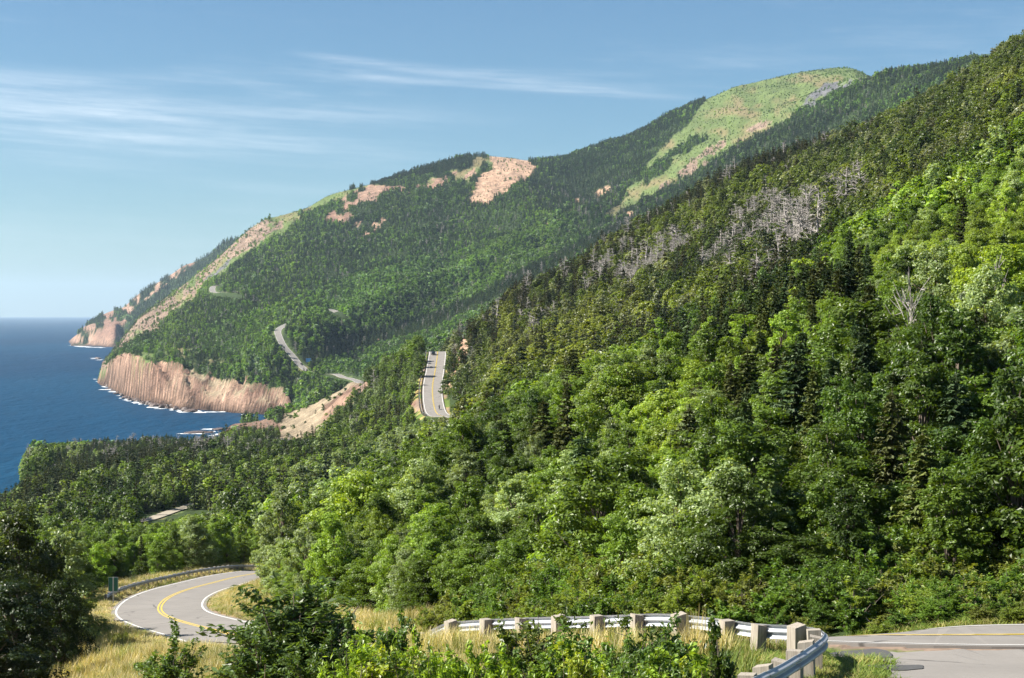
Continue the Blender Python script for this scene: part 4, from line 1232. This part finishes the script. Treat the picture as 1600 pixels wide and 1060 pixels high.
def trees(u0, u1, d0, d1, sp, seed, hmean, hvar, spruce_base):
    X, Y, u, rng = scatter(u0, u1, d0, d1, sp, seed)
    z = ground(X, Y)
    v = V0 - z / Y * F
    zn = zone_at(u, Y)
    rd = sample(np.minimum(road_dist, 999), u, Y)
    ok = (z > SEA + 5)
    sparse = rng.random(len(X))
    ok &= (zn == FOREST) | ((zn == MEADOW) & (sparse < .20)) | ((zn == SCREE) & (sparse < .12)) | ((zn == ROCK) & (sparse < .07) & (z > -60)) | ((zn == SOIL) & (sparse < .2)) | ((zn == GREY) & (sparse < .08)) | ((zn == GREEN) & (sparse < .05) & (Y > 200)) | ((zn == BEIGE) & (sparse < .08)) | ((zn == DRY) & (sparse < .45) & (Y > 500)) | ((zn == GREEN) & (sparse < .35) & (Y > 500))
    ok &= rd > np.where(Y < 260, 3.2, np.where(Y < 480, 1.2, np.where(Y < 900, 2.2, np.where((Y > 1400) & (Y < 2000), 5.0, 3.0))))
    if d0 < 300:
        ok &= (u < 430) | (Y > np.interp(u, road_u, road_d) + np.interp(u, [700, 900, 1200], [7.5, 10.5, 13.0]))
    s = np.clip(rng.normal(1, hvar, len(X)), .55, 1.6)
    h = hmean * s * (1 + .25 * fbm(X / 25, Y / 25, seed + 5, 2))
    small = zn != FOREST
    h = np.where(small, h * np.where(zn == MEADOW, .16 + 1.6 * sparse, .25 + 3 * sparse), h)
    # probability of spruce
    ps = spruce_base + .35 * fbm(X / (Y * .03 + 4), Y / (Y * .06 + 4), seed + 9, 3)
    vt = v - h / Y * F * .5
    ps = np.where((u < 760) & (Y < 331), ps * .45, ps)
    for poly, val in SPRUCE_LO + SPRUCE_HI:
        ps = np.where(in_poly(u, vt, poly), val, ps)
    isS = rng.random(len(X)) < ps
    h = np.where(isS, h * 1.12, h)
    if d0 < 331:
        lim = np.interp(u, TOP_U, TOP_V) + rng.uniform(-14, 30, len(X)) - np.where(isS, 8, 0)
        lim = np.where((u < 430) & (Y < 190), np.maximum(lim, np.interp(u, [-100, 60, 110, 160, 380], [785, 815, 825, 850, 900])), lim)
        hm = (V0 - lim) / F * Y - z
        free = (Y > 165) & (hm < 2.5)
        ok &= (hm > 1.6) | free
        h = np.where(free, h, np.minimum(h, hm))
    elif d0 < 500:
        lim = np.interp(u, [-200, 20, 40, 100, 200, 330, 400, 560, 620, 660, 700, 760, 830], [800, 765, 742, 716, 697, 688, 686, 678, 666, 652, 600, 300, -900]) + rng.uniform(-3, 10, len(X))
        hm = (V0 - lim) / F * Y - z
        h = np.where(hm > 1.2, np.minimum(h, hm), h * .5)
    elif d0 < 1000:
        lim = np.interp(u, [0, 100, 200, 330, 400, 440, 500, 560, 600, 640, 660], [765, 716, 697, 688, 688, 686, 684, 676, 660, 640, 560]) + rng.uniform(-3, 8, len(X))
        hm = (V0 - lim) / F * Y - z
        low = (u < 655) & (Y < np.interp(u, [400, 500, 560, 600, 640], [900, 900, 850, 770, 700]))
        h = np.where(low & (hm > 1.2), np.minimum(h, hm), h)
    if d0 > 1000:
        h = h * (1 + .35 * fbm(X / 60, Y / 90, seed + 21, 3))
        h = np.where(fbm(X / 45, Y / 70, seed + 23, 3) > .55, h * .5, h)
    for poly, dm in CLEAR:
        wpx = 2.0 / Y * F
        for last in (False, False, True):
            hit_ = np.zeros(len(X), bool)
            for du in (-1, -.5, 0, .5, 1):
                for t in (0, .3, .6, .85, 1.0):
                    hit_ |= in_poly(u + du * wpx, v - h * t / Y * F, poly)
            hit_ &= Y < dm
            if last:
                ok &= ~hit_
            else:
                h = np.where(hit_, h * .62, h)
    ok &= visible(u, Y, z, h)
    ok &= (V0 - (z + h) / Y * F < 1075)
    dd = np.zeros(len(X), bool)
    for poly in DEAD:
        dd |= in_poly(u, vt, poly)
    dd &= (Y > 330) & (Y < 1000)
    stray = isS & (Y > 600) & (Y < 3000) & (rng.random(len(X)) < .035 + .05 * fbm(X / (Y * .03), Y / (Y * .05), 79, 2)) & (zn == FOREST)
    dd &= rng.random(len(X)) < np.clip(.52 + 1.3 * fbm(X / 18, Y / 40, 77, 3), .04, .95)
    dd |= stray
    return dict(x=X[ok], y=Y[ok], z=z[ok], u=u[ok], v=v[ok], h=h[ok], s=isS[ok], dead=dd[ok], w=rng.uniform(.72, 1.3, ok.sum()), r=rng.uniform(0, 6.28, ok.sum()), q=rng.random((ok.sum(), 3)))


T = [trees(-80, 1690, 42, 130, 2.1, 201, 4.7, .30, .14), trees(-80, 1690, 130, 331, 2.7, 202, 5.4, .28, .16), trees(-80, 1690, 331, 560, 3.3, 203, 6.0, .2, .30), trees(-60, 1690, 560, 1420, 3.8, 204, 6.2, .2, .42),
     trees(120, 1690, 1420, 2450, 4.2, 205, 5.6, .26, .38), trees(150, 1640, 2450, 3560, 4.6, 206, 6.2, .26, .5), trees(100, 420, 4600, 5760, 9.0, 207, 9.0, .25, .8)]
T = {k: np.concatenate([t[k] for t in T]) for k in T[0]}
NT = len(T['x'])

# leaf colour of every tree: stands of one tone, single trees apart from it
B_TINTS = np.array([(.125, .195, .026), (.090, .146, .020), (.048, .088, .014), (.150, .210, .032), (.165, .22, .105), (.062, .104, .016)])
S_TINTS = np.array([(.034, .058, .018), (.052, .070, .016), (.050, .062, .018), (.036, .066, .028)])
st = fbm(T['x'] / (T['y'] * .02 + 6), T['y'] / (T['y'] * .05 + 8), 301, 3) * .8 + .5
kb = np.clip((st * .75 + T['q'][:, 0] * .35) * 6 - .3, 0, 5.99).astype(int)
order = np.array([2, 5, 1, 1, 0, 3])
tone = order[kb]
tone = np.where((T['q'][:, 2] > .86), 4, tone)
vtop = T['v'] - T['h'] / T['y'] * F * .6
light = in_poly(T['u'], vtop, [(1340, 440), (1400, 380), (1620, 320), (1620, 470), (1500, 470), (1400, 450)]) & (T['y'] < 331)
tone = np.where(light & (T['q'][:, 1] < .8), 3, tone)
tone = np.where(in_poly(T['u'], vtop, [(380, 860), (420, 770), (520, 705), (720, 650), (740, 680), (560, 740), (480, 860)]) & (T['q'][:, 1] < .5), 4, tone)
tint = B_TINTS[tone]
ks = (T['q'][:, 1] * 4).astype(int) % 4
ks = np.where((ks == 2) & (T['y'] > 1000), 1, ks)
tint = np.where(T['s'][:, None], S_TINTS[ks], tint)
tint = tint * (0.62 + .76 * ((T['q'][:, 2:3] * 7.13) % 1.0))
tint[T['y'] < 331] *= np.array([1.12, 1.12, 1.0])
tint[T['y'] > 1000] *= np.array([.72, .86, 1.05])  # far leaves darker and bluer: distance haze painted into their colour
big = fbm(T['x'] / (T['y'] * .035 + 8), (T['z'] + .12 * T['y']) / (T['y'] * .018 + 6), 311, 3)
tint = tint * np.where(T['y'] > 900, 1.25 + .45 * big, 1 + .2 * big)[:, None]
hill = (T['y'] > 331) & (T['y'] < 1000) & (T['u'] > 690)
tint[hill] = tint[hill] * np.array([.92, .80, .95])
brown = (T['y'] > 500) & (T['y'] < 1000) & T['s'] & (T['u'] > 700)
tint[brown] = tint[brown] * np.array([1.12, 1.05, 1.0])

# ------------------------------------------------------------------ choose the trees that stand singly
size = T['h'] / T['y'] * (T['z'] > -1e9)
inview = (T['u'] > -40) & (T['u'] < 1640)
alive = ~(T['dead'] & (T['q'][:, 0] < .5))
single = np.zeros(NT, bool)
for kind_ in (False, True):
    idx = np.where((T['s'] == kind_) & inview & alive)[0]
    idx = idx[np.argsort(-size[idx])][:285 if not kind_ else 270]
    single[idx] = True


def gn_scatter(name, P, rot, scl, pick, tint_, protos, label, two=True):
    """One object that holds many plants nobody could count, placed by geometry nodes on its points."""
    me = bpy.data.meshes.new(name)
    me.vertices.add(len(P))
    me.vertices.foreach_set('co', np.asarray(P, np.float32).ravel())
    a = me.attributes.new('rot', 'FLOAT_VECTOR', 'POINT'); a.data.foreach_set('vector', np.asarray(rot, np.float32).ravel())
    a = me.attributes.new('scl', 'FLOAT_VECTOR', 'POINT'); a.data.foreach_set('vector', np.asarray(scl, np.float32).ravel())
    a = me.attributes.new('pick', 'INT', 'POINT'); a.data.foreach_set('value', np.asarray(pick, np.int32))
    a = me.attributes.new('tint', 'FLOAT_COLOR', 'POINT'); a.data.foreach_set('color', np.c_[tint_, np.ones(len(P))].astype(np.float32).ravel())
    o = link(name, me)
    o.color = (0, 0, 0, 1)
    col = bpy.data.collections.new(name + '_kinds')
    for k, parts in enumerate(protos):
        # trunk and crown of one kind joined, so that one instance is one plant
        vs, fq, ft, mi, mats, off = [], [], [], [], [], 0
        for pm in parts:
            nv = len(pm.vertices); co = np.empty(nv * 3, np.float32); pm.vertices.foreach_get('co', co)
            vs.append(co.reshape(-1, 3))
            for p_mat in pm.materials:
                mats.append(p_mat)
            npoly = len(pm.polygons)
            lt = np.empty(npoly, np.int32); pm.polygons.foreach_get('loop_total', lt)
            ls = np.empty(npoly, np.int32); pm.polygons.foreach_get('loop_start', ls)
            lv = np.empty(len(pm.loops), np.int32); pm.loops.foreach_get('vertex_index', lv)
            q4 = ls[lt == 4]; q3 = ls[lt == 3]
            fq.append((lv[q4[:, None] + np.arange(4)] + off, len(mats) - 1)); ft.append((lv[q3[:, None] + np.arange(3)] + off, len(mats) - 1))
            off += nv
        F_ = [f for f, _ in fq if len(f)] + [f for f, _ in ft if len(f)]
        mi = np.concatenate([np.full(len(f), k_) for f, k_ in fq if len(f)] + [np.full(len(f), k_) for f, k_ in ft if len(f)])
        jm = mesh_np('plant', np.vstack(vs), F_, mats, mat_idx=mi)
        po = bpy.data.objects.new('%s_%02d' % (name, k), jm)
        po.color = (0, 0, 0, 1)
        col.objects.link(po)
    ng = bpy.data.node_groups.new(name, 'GeometryNodeTree')
    ng.interface.new_socket('Geometry', in_out='INPUT', socket_type='NodeSocketGeometry')
    ng.interface.new_socket('Geometry', in_out='OUTPUT', socket_type='NodeSocketGeometry')
    N = ng.nodes; K = ng.links.new
    gi, go = N.new('NodeGroupInput'), N.new('NodeGroupOutput')
    ci = N.new('GeometryNodeCollectionInfo'); ci.inputs[0].default_value = col; ci.inputs[1].default_value = True; ci.inputs[2].default_value = True
    ip = N.new('GeometryNodeInstanceOnPoints')
    K(gi.outputs[0], ip.inputs['Points']); K(ci.outputs[0], ip.inputs['Instance'])
    ip.inputs['Pick Instance'].default_value = True
    for at_, dt, so in (('pick', 'INT', 'Instance Index'), ('rot', 'FLOAT_VECTOR', 'Rotation'), ('scl', 'FLOAT_VECTOR', 'Scale')):
        na = N.new('GeometryNodeInputNamedAttribute'); na.data_type = dt; na.inputs[0].default_value = at_
        K(na.outputs[0], ip.inputs[so])
    K(ip.outputs[0], go.inputs[0])
    o.modifiers.new('Scatter', 'NODES').node_group = ng
    return tag(o, label, kind='stuff')


def bulk(sel, name, label, protos, pick):
    i = np.where(sel)[0]
    P = np.c_[T['x'][i], T['y'][i], T['z'][i] - .15]
    tl = (T['q'][i, 1:3] - .5) * .22
    sc_ = T['h'][i] / 7.0
    # squat trees keep their width
    wd = np.maximum(sc_, .62) * T['w'][i]
    gn_scatter(name, P, np.c_[tl, T['r'][i]], np.c_[wd, wd, sc_], pick[i], tint[i], protos, label)


near_m, mid_m = T['y'] < 235, T['y'] < 1000
pick = np.where(near_m, (T['q'][:, 0] * 997).astype(int) % 7, np.where(mid_m, 7 + (T['q'][:, 0] * 997).astype(int) % 4, 11 + (T['q'][:, 0] * 997).astype(int) % 3))
picks = np.where(near_m, (T['q'][:, 0] * 997).astype(int) % 4, np.where(mid_m, 4 + (T['q'][:, 0] * 997).astype(int) % 3, 7 + (T['q'][:, 0] * 997).astype(int) % 3))
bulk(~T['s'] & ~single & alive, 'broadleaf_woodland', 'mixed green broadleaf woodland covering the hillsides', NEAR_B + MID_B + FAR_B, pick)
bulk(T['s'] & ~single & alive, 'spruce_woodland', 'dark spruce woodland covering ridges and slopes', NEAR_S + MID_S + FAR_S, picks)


# ------------------------------------------------------------------ single trees
ORD = 'first second third fourth fifth sixth seventh eighth ninth tenth eleventh twelfth thirteenth fourteenth fifteenth sixteenth seventeenth eighteenth nineteenth twentieth'.split()
ORD += ['twenty-' + w_ for w_ in ORD[:9]] + ['thirtieth'] + ['thirty-' + w_ for w_ in ORD[:9]]


def name_apart(items):
    """Items (u, root): those that would share a label are told apart by their order from the left."""
    by = {}
    for u_, r_ in items:
        by.setdefault(r_['label'], []).append((u_, r_))
    for lb_, it in by.items():
        if len(it) > 1:
            it.sort(key=lambda t: t[0])
            for k_, (_, r_) in enumerate(it):
                r_['label'] = lb_ + (', leftmost' if k_ == 0 else ', rightmost' if k_ == len(it) - 1 else f', {ORD[min(k_, len(ORD) - 1)]} from left')


def place_name(u, v, d):
    if u < 400:
        if d < 110: return 'at the lower left beside the dry grass'
        if d < 190: return 'beside the green sign left of the road bend'
        if d < 400: return 'beyond the guardrail of the lower road'
        return 'on the spruce plateau by the sea'
    if d > 330: return 'high on the mountainside'
    if u < 620: return 'on the inner side of the road bend' if d < 150 else 'above the inner side of the road bend'
    if u < 900: return 'in the hollow behind the guardrail end' if d < 120 else 'below the distant spur road'
    if u < 1200: return 'on the bank behind the wooden posts' if d < 90 else 'up the slope behind the wooden posts'
    if u < 1420: return 'across the road from the guardrail corner' if d < 90 else 'up the slope above the guardrail corner'
    return 'above the road at the right' if d < 90 else 'beside the pale bare tree'


TONE_WORD = {0: 'bright green', 1: 'mid green', 2: 'dark green', 3: 'yellow green', 4: 'silvery green', 5: 'deep green'}
STONE = {0: 'dark green', 1: 'olive green', 2: 'drab olive', 3: 'bluish green'}


def place_tree(name, protos, k, x, y, z, sx, sz, r, col, label, cat, group):
    root = link(name, None, loc=(x, y, z))
    root.rotation_euler = (0, 0, r); root.scale = (sx, sx, sz)
    tag(root, label, cat, group)
    link('trunk', protos[k][0], root)
    c = link('crown' if name != 'dead_tree' else 'branches', protos[k][1], root)
    c.color = (*col, 1)
    return root


hq = {}
for i in np.where(single)[0]:
    hq.setdefault((bool(T['s'][i]), place_name(T['u'][i], T['v'][i], T['y'][i])), []).append(T['h'][i])
named = []
for i in np.where(single)[0]:
    s = bool(T['s'][i])
    pl = place_name(T['u'][i], T['v'][i], T['y'][i])
    hs = sorted(hq[(s, pl)])
    sz_word = 'short' if T['h'][i] < hs[len(hs) // 3] else ('tall' if T['h'][i] > hs[2 * len(hs) // 3] else 'middling')
    if s:
        rt_ = place_tree('spruce_tree', NEAR_S, int(picks[i]) % 4, T['x'][i], T['y'][i], T['z'][i] - .1, max(T['h'][i] / 7, .55) * T['w'][i], T['h'][i] / 7, T['r'][i], tint[i],
                   f'{sz_word} {STONE[int(ks[i])]} spruce {pl}', 'spruce tree', f'spruces {pl}')
    else:
        st_ = ['rounded', 'narrow', 'bushy', 'compact', 'spreading', 'slender', 'broad'][int(pick[i]) % 7]
        rt_ = place_tree('broadleaf_tree', NEAR_B, int(pick[i]) % 7, T['x'][i], T['y'][i], T['z'][i] - .1, max(T['h'][i] / 7, .62) * T['w'][i], T['h'][i] / 7, T['r'][i], tint[i],
                   f'{sz_word} {st_} {TONE_WORD[int(tone[i])]} tree {pl}', 'tree', f'broadleaf trees {pl}')
    named.append((float(T['u'][i]), rt_))
name_apart(named)

# dead trees bleached grey
di = np.where(T['dead'])[0]
di = di[T['q'][di, 1] < .8][:]
named_area = np.zeros(NT, bool)
for poly in DEAD:
    named_area |= in_poly(T['u'], T['v'] - T['h'] / T['y'] * F * .5, poly)
near_d = di[named_area[di]]
near_d = near_d[np.argsort(T['y'][near_d])][:280]
named = []
for i in near_d:
    zn_ = 'bleached mountain patch' if T['u'][i] > 1180 else 'grey slope patch' if T['u'][i] > 1080 else 'grey ridge strip' if T['u'][i] > 890 else 'low ridge end'
    vt_ = T['v'][i]
    zn_ = ('upper', 'middle', 'lower')[int(np.digitize(vt_ + (T['u'][i] - 1100) * .45, [395, 425]))] + ' ' + zn_
    zn_ = 'in ' + zn_
    k = int(T['q'][i, 0] * 97) % 4
    hh = T['h'][i] / 7 * (1.0 + .5 * T['q'][i, 2])
    rt_ = place_tree('dead_tree', SNAGS, k, T['x'][i], T['y'][i], T['z'][i], hh * 1.3, hh, T['r'][i], (0, 0, 0), f'{["leaning", "spiky", "gaunt", "slim"][k]} {["short", "medium", "tall"][int(T["q"][i, 2] * 2.99)]} dead tree {zn_}', 'dead tree', f'dead trees {zn_}')
    named.append((float(T['u'][i]), rt_))
name_apart(named)
rest = np.setdiff1d(di, near_d)
if len(rest):
    hh = T['h'][rest] / 7 * 1.2
    gn_scatter('dead_woodland', np.c_[T['x'][rest], T['y'][rest], T['z'][rest]], np.c_[np.zeros(len(rest)), np.zeros(len(rest)), T['r'][rest]], np.c_[hh * 1.2, hh * 1.2, hh], (T['q'][rest, 0] * 97).astype(int) % 4, np.zeros((len(rest), 3)), SNAGS, 'grey dead standing wood thick on the near mountain')

name_apart(rocks_named)

# ------------------------------------------------------------------ hand placed plants near the camera
def hero(protos, k, u, d, vtop, wpx, proto_w, col, name, label, cat, group=None, r=0.0):
    x, y = ud(u, d)
    z = float(ground(x, y))
    h = (V0 - vtop) / F * d - z
    w = wpx / F * d
    return place_tree(name, protos, k, x, y, z - .1, w / proto_w, h / 7.0, r, col, label, cat, group)


PW = [5.0, 4.4, 5.2, 4.2, 4.8, 4.0, 5.4]
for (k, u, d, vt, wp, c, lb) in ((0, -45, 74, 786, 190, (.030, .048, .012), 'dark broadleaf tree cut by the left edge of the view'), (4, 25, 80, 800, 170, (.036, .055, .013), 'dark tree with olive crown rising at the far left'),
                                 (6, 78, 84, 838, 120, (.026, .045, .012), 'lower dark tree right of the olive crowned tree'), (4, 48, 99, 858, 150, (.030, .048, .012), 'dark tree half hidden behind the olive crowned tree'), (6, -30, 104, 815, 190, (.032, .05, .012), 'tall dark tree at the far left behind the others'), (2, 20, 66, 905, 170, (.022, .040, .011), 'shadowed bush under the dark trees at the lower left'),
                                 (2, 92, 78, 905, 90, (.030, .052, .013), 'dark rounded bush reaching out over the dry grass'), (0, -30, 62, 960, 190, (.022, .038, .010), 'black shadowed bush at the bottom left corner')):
    hero(NEAR_B, k, u, d, vt, wp, PW[k], c, 'broadleaf_tree', lb, 'tree', None, k * 1.3)  # the near-black leaf colours paint in the shade on these trees

# the pale bare tree on the right
BARE = [snag(131, 7.0, 46, True, .6), snag(132, 7.0, 34, True, .6)]
for (k, u, d, vt, wp, lb) in ((0, 1420, 92, 462, 62, 'pale bare branched tree standing among green crowns'), (1, 1562, 90, 432, 34, 'slim pale trunked tree near the right edge')):
    hero(BARE, k, u, d, vt, wp, 3.2, (0, 0, 0), 'dead_tree', lb, 'dead tree')


def shrub(seed, n_stem, n_leaf, L, W, spread=1.0):
    """(stems mesh, foliage mesh) of a shrub one metre high: arching stems with long leaves along them."""
    rng = np.random.default_rng(seed)
    b = MB()
    P, N, A = [], [], []
    n_stem = int(n_stem * 1.4)
    per = max(8, n_leaf // (n_stem * 4))
    for k in range(n_stem):
        th = k * 2.4 + rng.uniform(-.4, .4); lean = rng.uniform(0, .8) ** 1.3 * spread * .5
        top = rng.uniform(.5, 1.0) * (1 - .35 * lean / (.38 * spread + 1e-6) * .5)
        o = np.array([math.cos(th), math.sin(th), 0])
        base = o * rng.uniform(0, .08)
        tip = base + o * lean + np.array([0, 0, top])
        mid = base * .5 + tip * .5 + np.array([0, 0, .10]) - o * lean * .12
        b.tube([base - np.array([0, 0, .1]), mid, tip], [.010, .007, .003], 4)
        for tw in range(4):
            t0 = rng.uniform(.12, .95)
            s0 = base * (1 - t0) ** 2 + 2 * mid * t0 * (1 - t0) + tip * t0 ** 2
            dr = rng.normal(size=3) * np.array([1, 1, .5]) + o * .3 + np.array([0, 0, .55]); dr /= np.linalg.norm(dr)
            ln = rng.uniform(.10, .26)
            b.tube([s0, s0 + dr * ln], [.004, .0015], 3)
            t = rng.uniform(0, 1.08, per)[:, None]
            P.append(s0 + dr * ln * t + rng.normal(size=(per, 3)) * .022)
            ax = dr * .5 + rng.normal(size=(per, 3)) * .6 + np.array([0, 0, -.12])
            A.append(ax); N.append(np.array([0, 0, .9]) + rng.normal(size=(per, 3)) * .5)
    P = np.vstack(P); P[:, 2] /= np.percentile(P[:, 2], 99.5); N = np.vstack(N); A = np.vstack(A)
    s = rng.uniform(.7, 1.25, len(P))
    v, f = leaf_quads(P, N, L * s, W * s, rng, .22, A)
    return b.data('stems', [M['bark']]), mesh_np('foliage', v, f, [M['leaf']])


SHRUB = [shrub(151, 24, 9500, .055, .024), shrub(152, 18, 6000, .066, .034), shrub(153, 14, 3000, .075, .028, 1.2), shrub(154, 22, 8500, .05, .026, 1.1), shrub(155, 14, 2600, .08, .040, .9)]


def place_shrub(k, u, d, vtop, wpx, col, label, group=None, name='shrub', cat='shrub'):
    x, y = ud(u, d)
    z = float(ground(x, y))
    h = (V0 - vtop) / F * d - z
    w = wpx / F * d
    root = link(name, None, loc=(x, y, z - .03))
    root.scale = (w / .8, w / .8, h * 1.06); root.rotation_euler = (0, 0, u * .37)
    tag(root, label, cat, group)
    link('stems', SHRUB[k][0], root)
    link('foliage', SHRUB[k][1], root).color = (*col, 1)
    return root


DK, MD, BR, YG = (.060, .105, .028), (.085, .145, .030), (.19, .29, .035), (.25, .31, .045)
for (k, u, d, vt, wp, c, lb) in ((0, 462, 31, 932, 175, (.05, .082, .024), 'largest foreground shrub with long dark leaves left of the bright weeds'), (0, 425, 33, 962, 120, (.05, .085, .024), 'middle sized shrub behind the left flank of the largest shrub'), (1, 505, 32, 955, 110, (.055, .09, .024), 'broad leaved shrub leaning right behind the largest shrub'), (3, 412, 30, 1000, 110, (.05, .085, .024), 'low dark shrub on the left flank of the largest shrub'),
                                 (3, 520, 29, 985, 90, (.05, .085, .022), 'dark shrub on the right flank of the largest shrub'), (3, 268, 38, 1000, 88, (.06, .10, .022), 'small rounded shrub alone in the dry grass at lower left'),
                                 (1, 615, 27, 985, 70, DK, 'dark shrub between the bright weeds and the guardrail end'), (2, 845, 25, 978, 100, (.06, .085, .022), 'tall open shrub in front of the middle of the guardrail'),
                                 (1, 900, 24.5, 1003, 90, MD, 'leafy shrub right of the tall open shrub'), (4, 800, 25, 1000, 70, (.075, .105, .024), 'lighter shrub left of the tall open shrub'),
                                 (2, 1005, 23.5, 983, 90, (.05, .075, .02), 'dark leaved shrub before the guardrail posts'), (1, 1045, 23, 1000, 80, DK, 'dense dark shrub before the leftmost corner posts'),
                                 (4, 1125, 23, 988, 60, (.045, .075, .018), 'spiky dark shrub just left of the corner posts'), (3, 960, 23, 1022, 70, MD, 'low shrub between the two open shrubs'),
                                 (3, 345, 40, 1052, 40, MD, 'tiny shrub right of the lone rounded shrub')):
    place_shrub(k, u, d, vt - (14 if u > 560 else 6), wp * 1.3, tuple(np.array(c) * 1.45), lb)
rs = random.Random(9)
weeds = []
for u in list(range(545, 760, 17)) + list(range(765, 1110, 19)):
    vt = (1016 if u < 690 else 1024 if u < 780 else 1030) + rs.uniform(-8, 16)
    spot = 'left of the tall open shrub' if u < 790 else 'below the open shrubs'
    w_ = place_shrub(rs.choice((1, 2, 4)), u + rs.uniform(-6, 6), rs.uniform(20.5, 24.5), vt, rs.uniform(70, 115), rs.choice((BR, YG, BR, MD)), f'bright green weed along the bottom edge {spot}', f'bright weeds along the bottom edge {spot}', 'weed', 'weed')
    weeds.append((u, w_))

name_apart(weeds)

# ------------------------------------------------------------------ undergrowth at the foot of the forest
X, Y, u, rng = scatter(380, 1680, 38, 110, 1.05, 401)
z = ground(X, Y)
gap = Y - np.interp(u, road_u, road_d)
rd = sample(np.minimum(road_dist, 999), u, Y)
ok = (gap > 4.6) & (rd > .9) & (gap < 15 + 5 * rng.random(len(X))) & visible(u, Y, z, 1.0, .02)
v = V0 - z / Y * F
for poly, dm in CLEAR[:1]:
    for t in (0, .6, 1.2):
        ok &= ~(in_poly(u, v - t / Y * F, poly) & (Y < dm))
X, Y, z, u, gap, rd = X[ok], Y[ok], z[ok], u[ok], gap[ok], rd[ok]
hh = np.clip(.5 + .15 * (gap - 4.5) + rng.uniform(-.15, .5, len(X)), .4, 2.4) * np.interp(rd, [.9, 3], [.6, 1])
tn = np.array([(.11, .19, .028), (.16, .22, .036), (.08, .145, .024), (.15, .18, .04)])[rng.integers(0, 4, len(X))] * rng.uniform(.8, 1.2, (len(X), 1))
gn_scatter('roadside_undergrowth', np.c_[X, Y, z - .05], np.c_[np.zeros(len(X)), np.zeros(len(X)), rng.uniform(0, 6.28, len(X))], np.c_[hh * .75 + .75, hh * .75 + .75, hh], rng.integers(0, 5, len(X)), tn, SHRUB, 'leafy green undergrowth along the foot of the forest')


# ------------------------------------------------------------------ grass
def tuft(seed, n, spread, lean, w):
    rng = np.random.default_rng(seed)
    V, Q = [], []
    for k in range(n):
        th, r = rng.uniform(0, 6.28), spread * rng.random() ** .5
        b0 = np.array([r * math.cos(th), r * math.sin(th), -.03])
        t2 = rng.uniform(0, 6.28); h = rng.uniform(.55, 1.05)
        o = np.array([math.cos(t2), math.sin(t2), 0]); sd_ = np.array([-o[1], o[0], 0])
        l_ = lean * rng.uniform(.2, 1)
        for a_, (t, ww) in enumerate(((0, 1), (.5, .8), (1, .12))):
            c = b0 + o * l_ * t * t + np.array([0, 0, h * t])
            V += [c - sd_ * w * ww / 2, c + sd_ * w * ww / 2]
        i = k * 6
        Q += [[i, i + 1, i + 3, i + 2], [i + 2, i + 3, i + 5, i + 4]]
    return (mesh_np('tuft', np.array(V), np.array(Q), [M['blade']]),)


TUFT = [tuft(171, 42, .26, .35, .012), tuft(172, 36, .3, .5, .013), tuft(173, 30, .22, .25, .012), tuft(174, 60, .3, .3, .02)]


def grass(name, zones, label, d0, d1, sp, seed, hm, tints, ulo=-60, uhi=1680, dens=1.0):
    X, Y, u, rng = scatter(ulo, uhi, d0, d1, sp, seed)
    z = ground(X, Y)
    rd = sample(np.minimum(road_dist, 999), u, Y)
    ok = np.isin(zone_at(u, Y), zones) & (rd > .5) & (V0 - (z + hm) / Y * F < 1080) & (rng.random(len(X)) < dens)
    ok &= ~((u > 1385) & (Y < 33.2) & (Y > 23)) & ~((u > 1288) & (Y > 31.0) & (Y < 33)) & visible(u, Y, z, hm, .03)
    X, Y, z, u = X[ok], Y[ok], z[ok], u[ok]
    cl = fbm(X / 1.6, Y / 1.6, seed, 3)
    h = hm * (1 + .5 * cl) * rng.uniform(.6, 1.25, len(X))
    h = np.where((u > 640) & (u < 1180) & (Y > 27) & (Y < 47), h * 1.35, h)
    h = np.where((u > 1180) & (Y < 32.5), np.minimum(h, .16), h)
    h = h * np.interp(rd[ok], [.5, 2.5], [.35, 1])
    t = np.array(tints)[rng.integers(0, len(tints), len(X))] * (1 + .25 * fbm(X / 2.5, Y / 2.5, seed + 3, 3))[:, None]
    k = Y / 30.0
    wd = np.clip(.8 + .2 * k, .8, 1.6)
    return gn_scatter(name, np.c_[X, Y, z], np.c_[np.zeros(len(X)), np.zeros(len(X)), rng.uniform(0, 6.28, len(X))], np.c_[wd, wd, h], rng.integers(0, 4, len(X)), t, TUFT, label)


STRAW = [(.42, .36, .19), (.37, .32, .15), (.47, .42, .25), (.26, .26, .10), (.17, .21, .06)]
LUSH = [(.12, .18, .028), (.16, .20, .042), (.09, .14, .025), (.24, .23, .08)]
grass('dry_grass', (DRY, MEADOW), 'tall dry straw coloured grass on the banks', 19, 64, .26, 411, .48, STRAW)
grass('verge_grass', (GREEN,), 'short green grass on the verges', 19, 64, .24, 412, .34, LUSH)
grass('bank_grass', (DRY, GREEN, SOIL), 'dry grass along the lower road bend', 64, 215, .55, 413, .6, STRAW[:4] + [LUSH[1]])
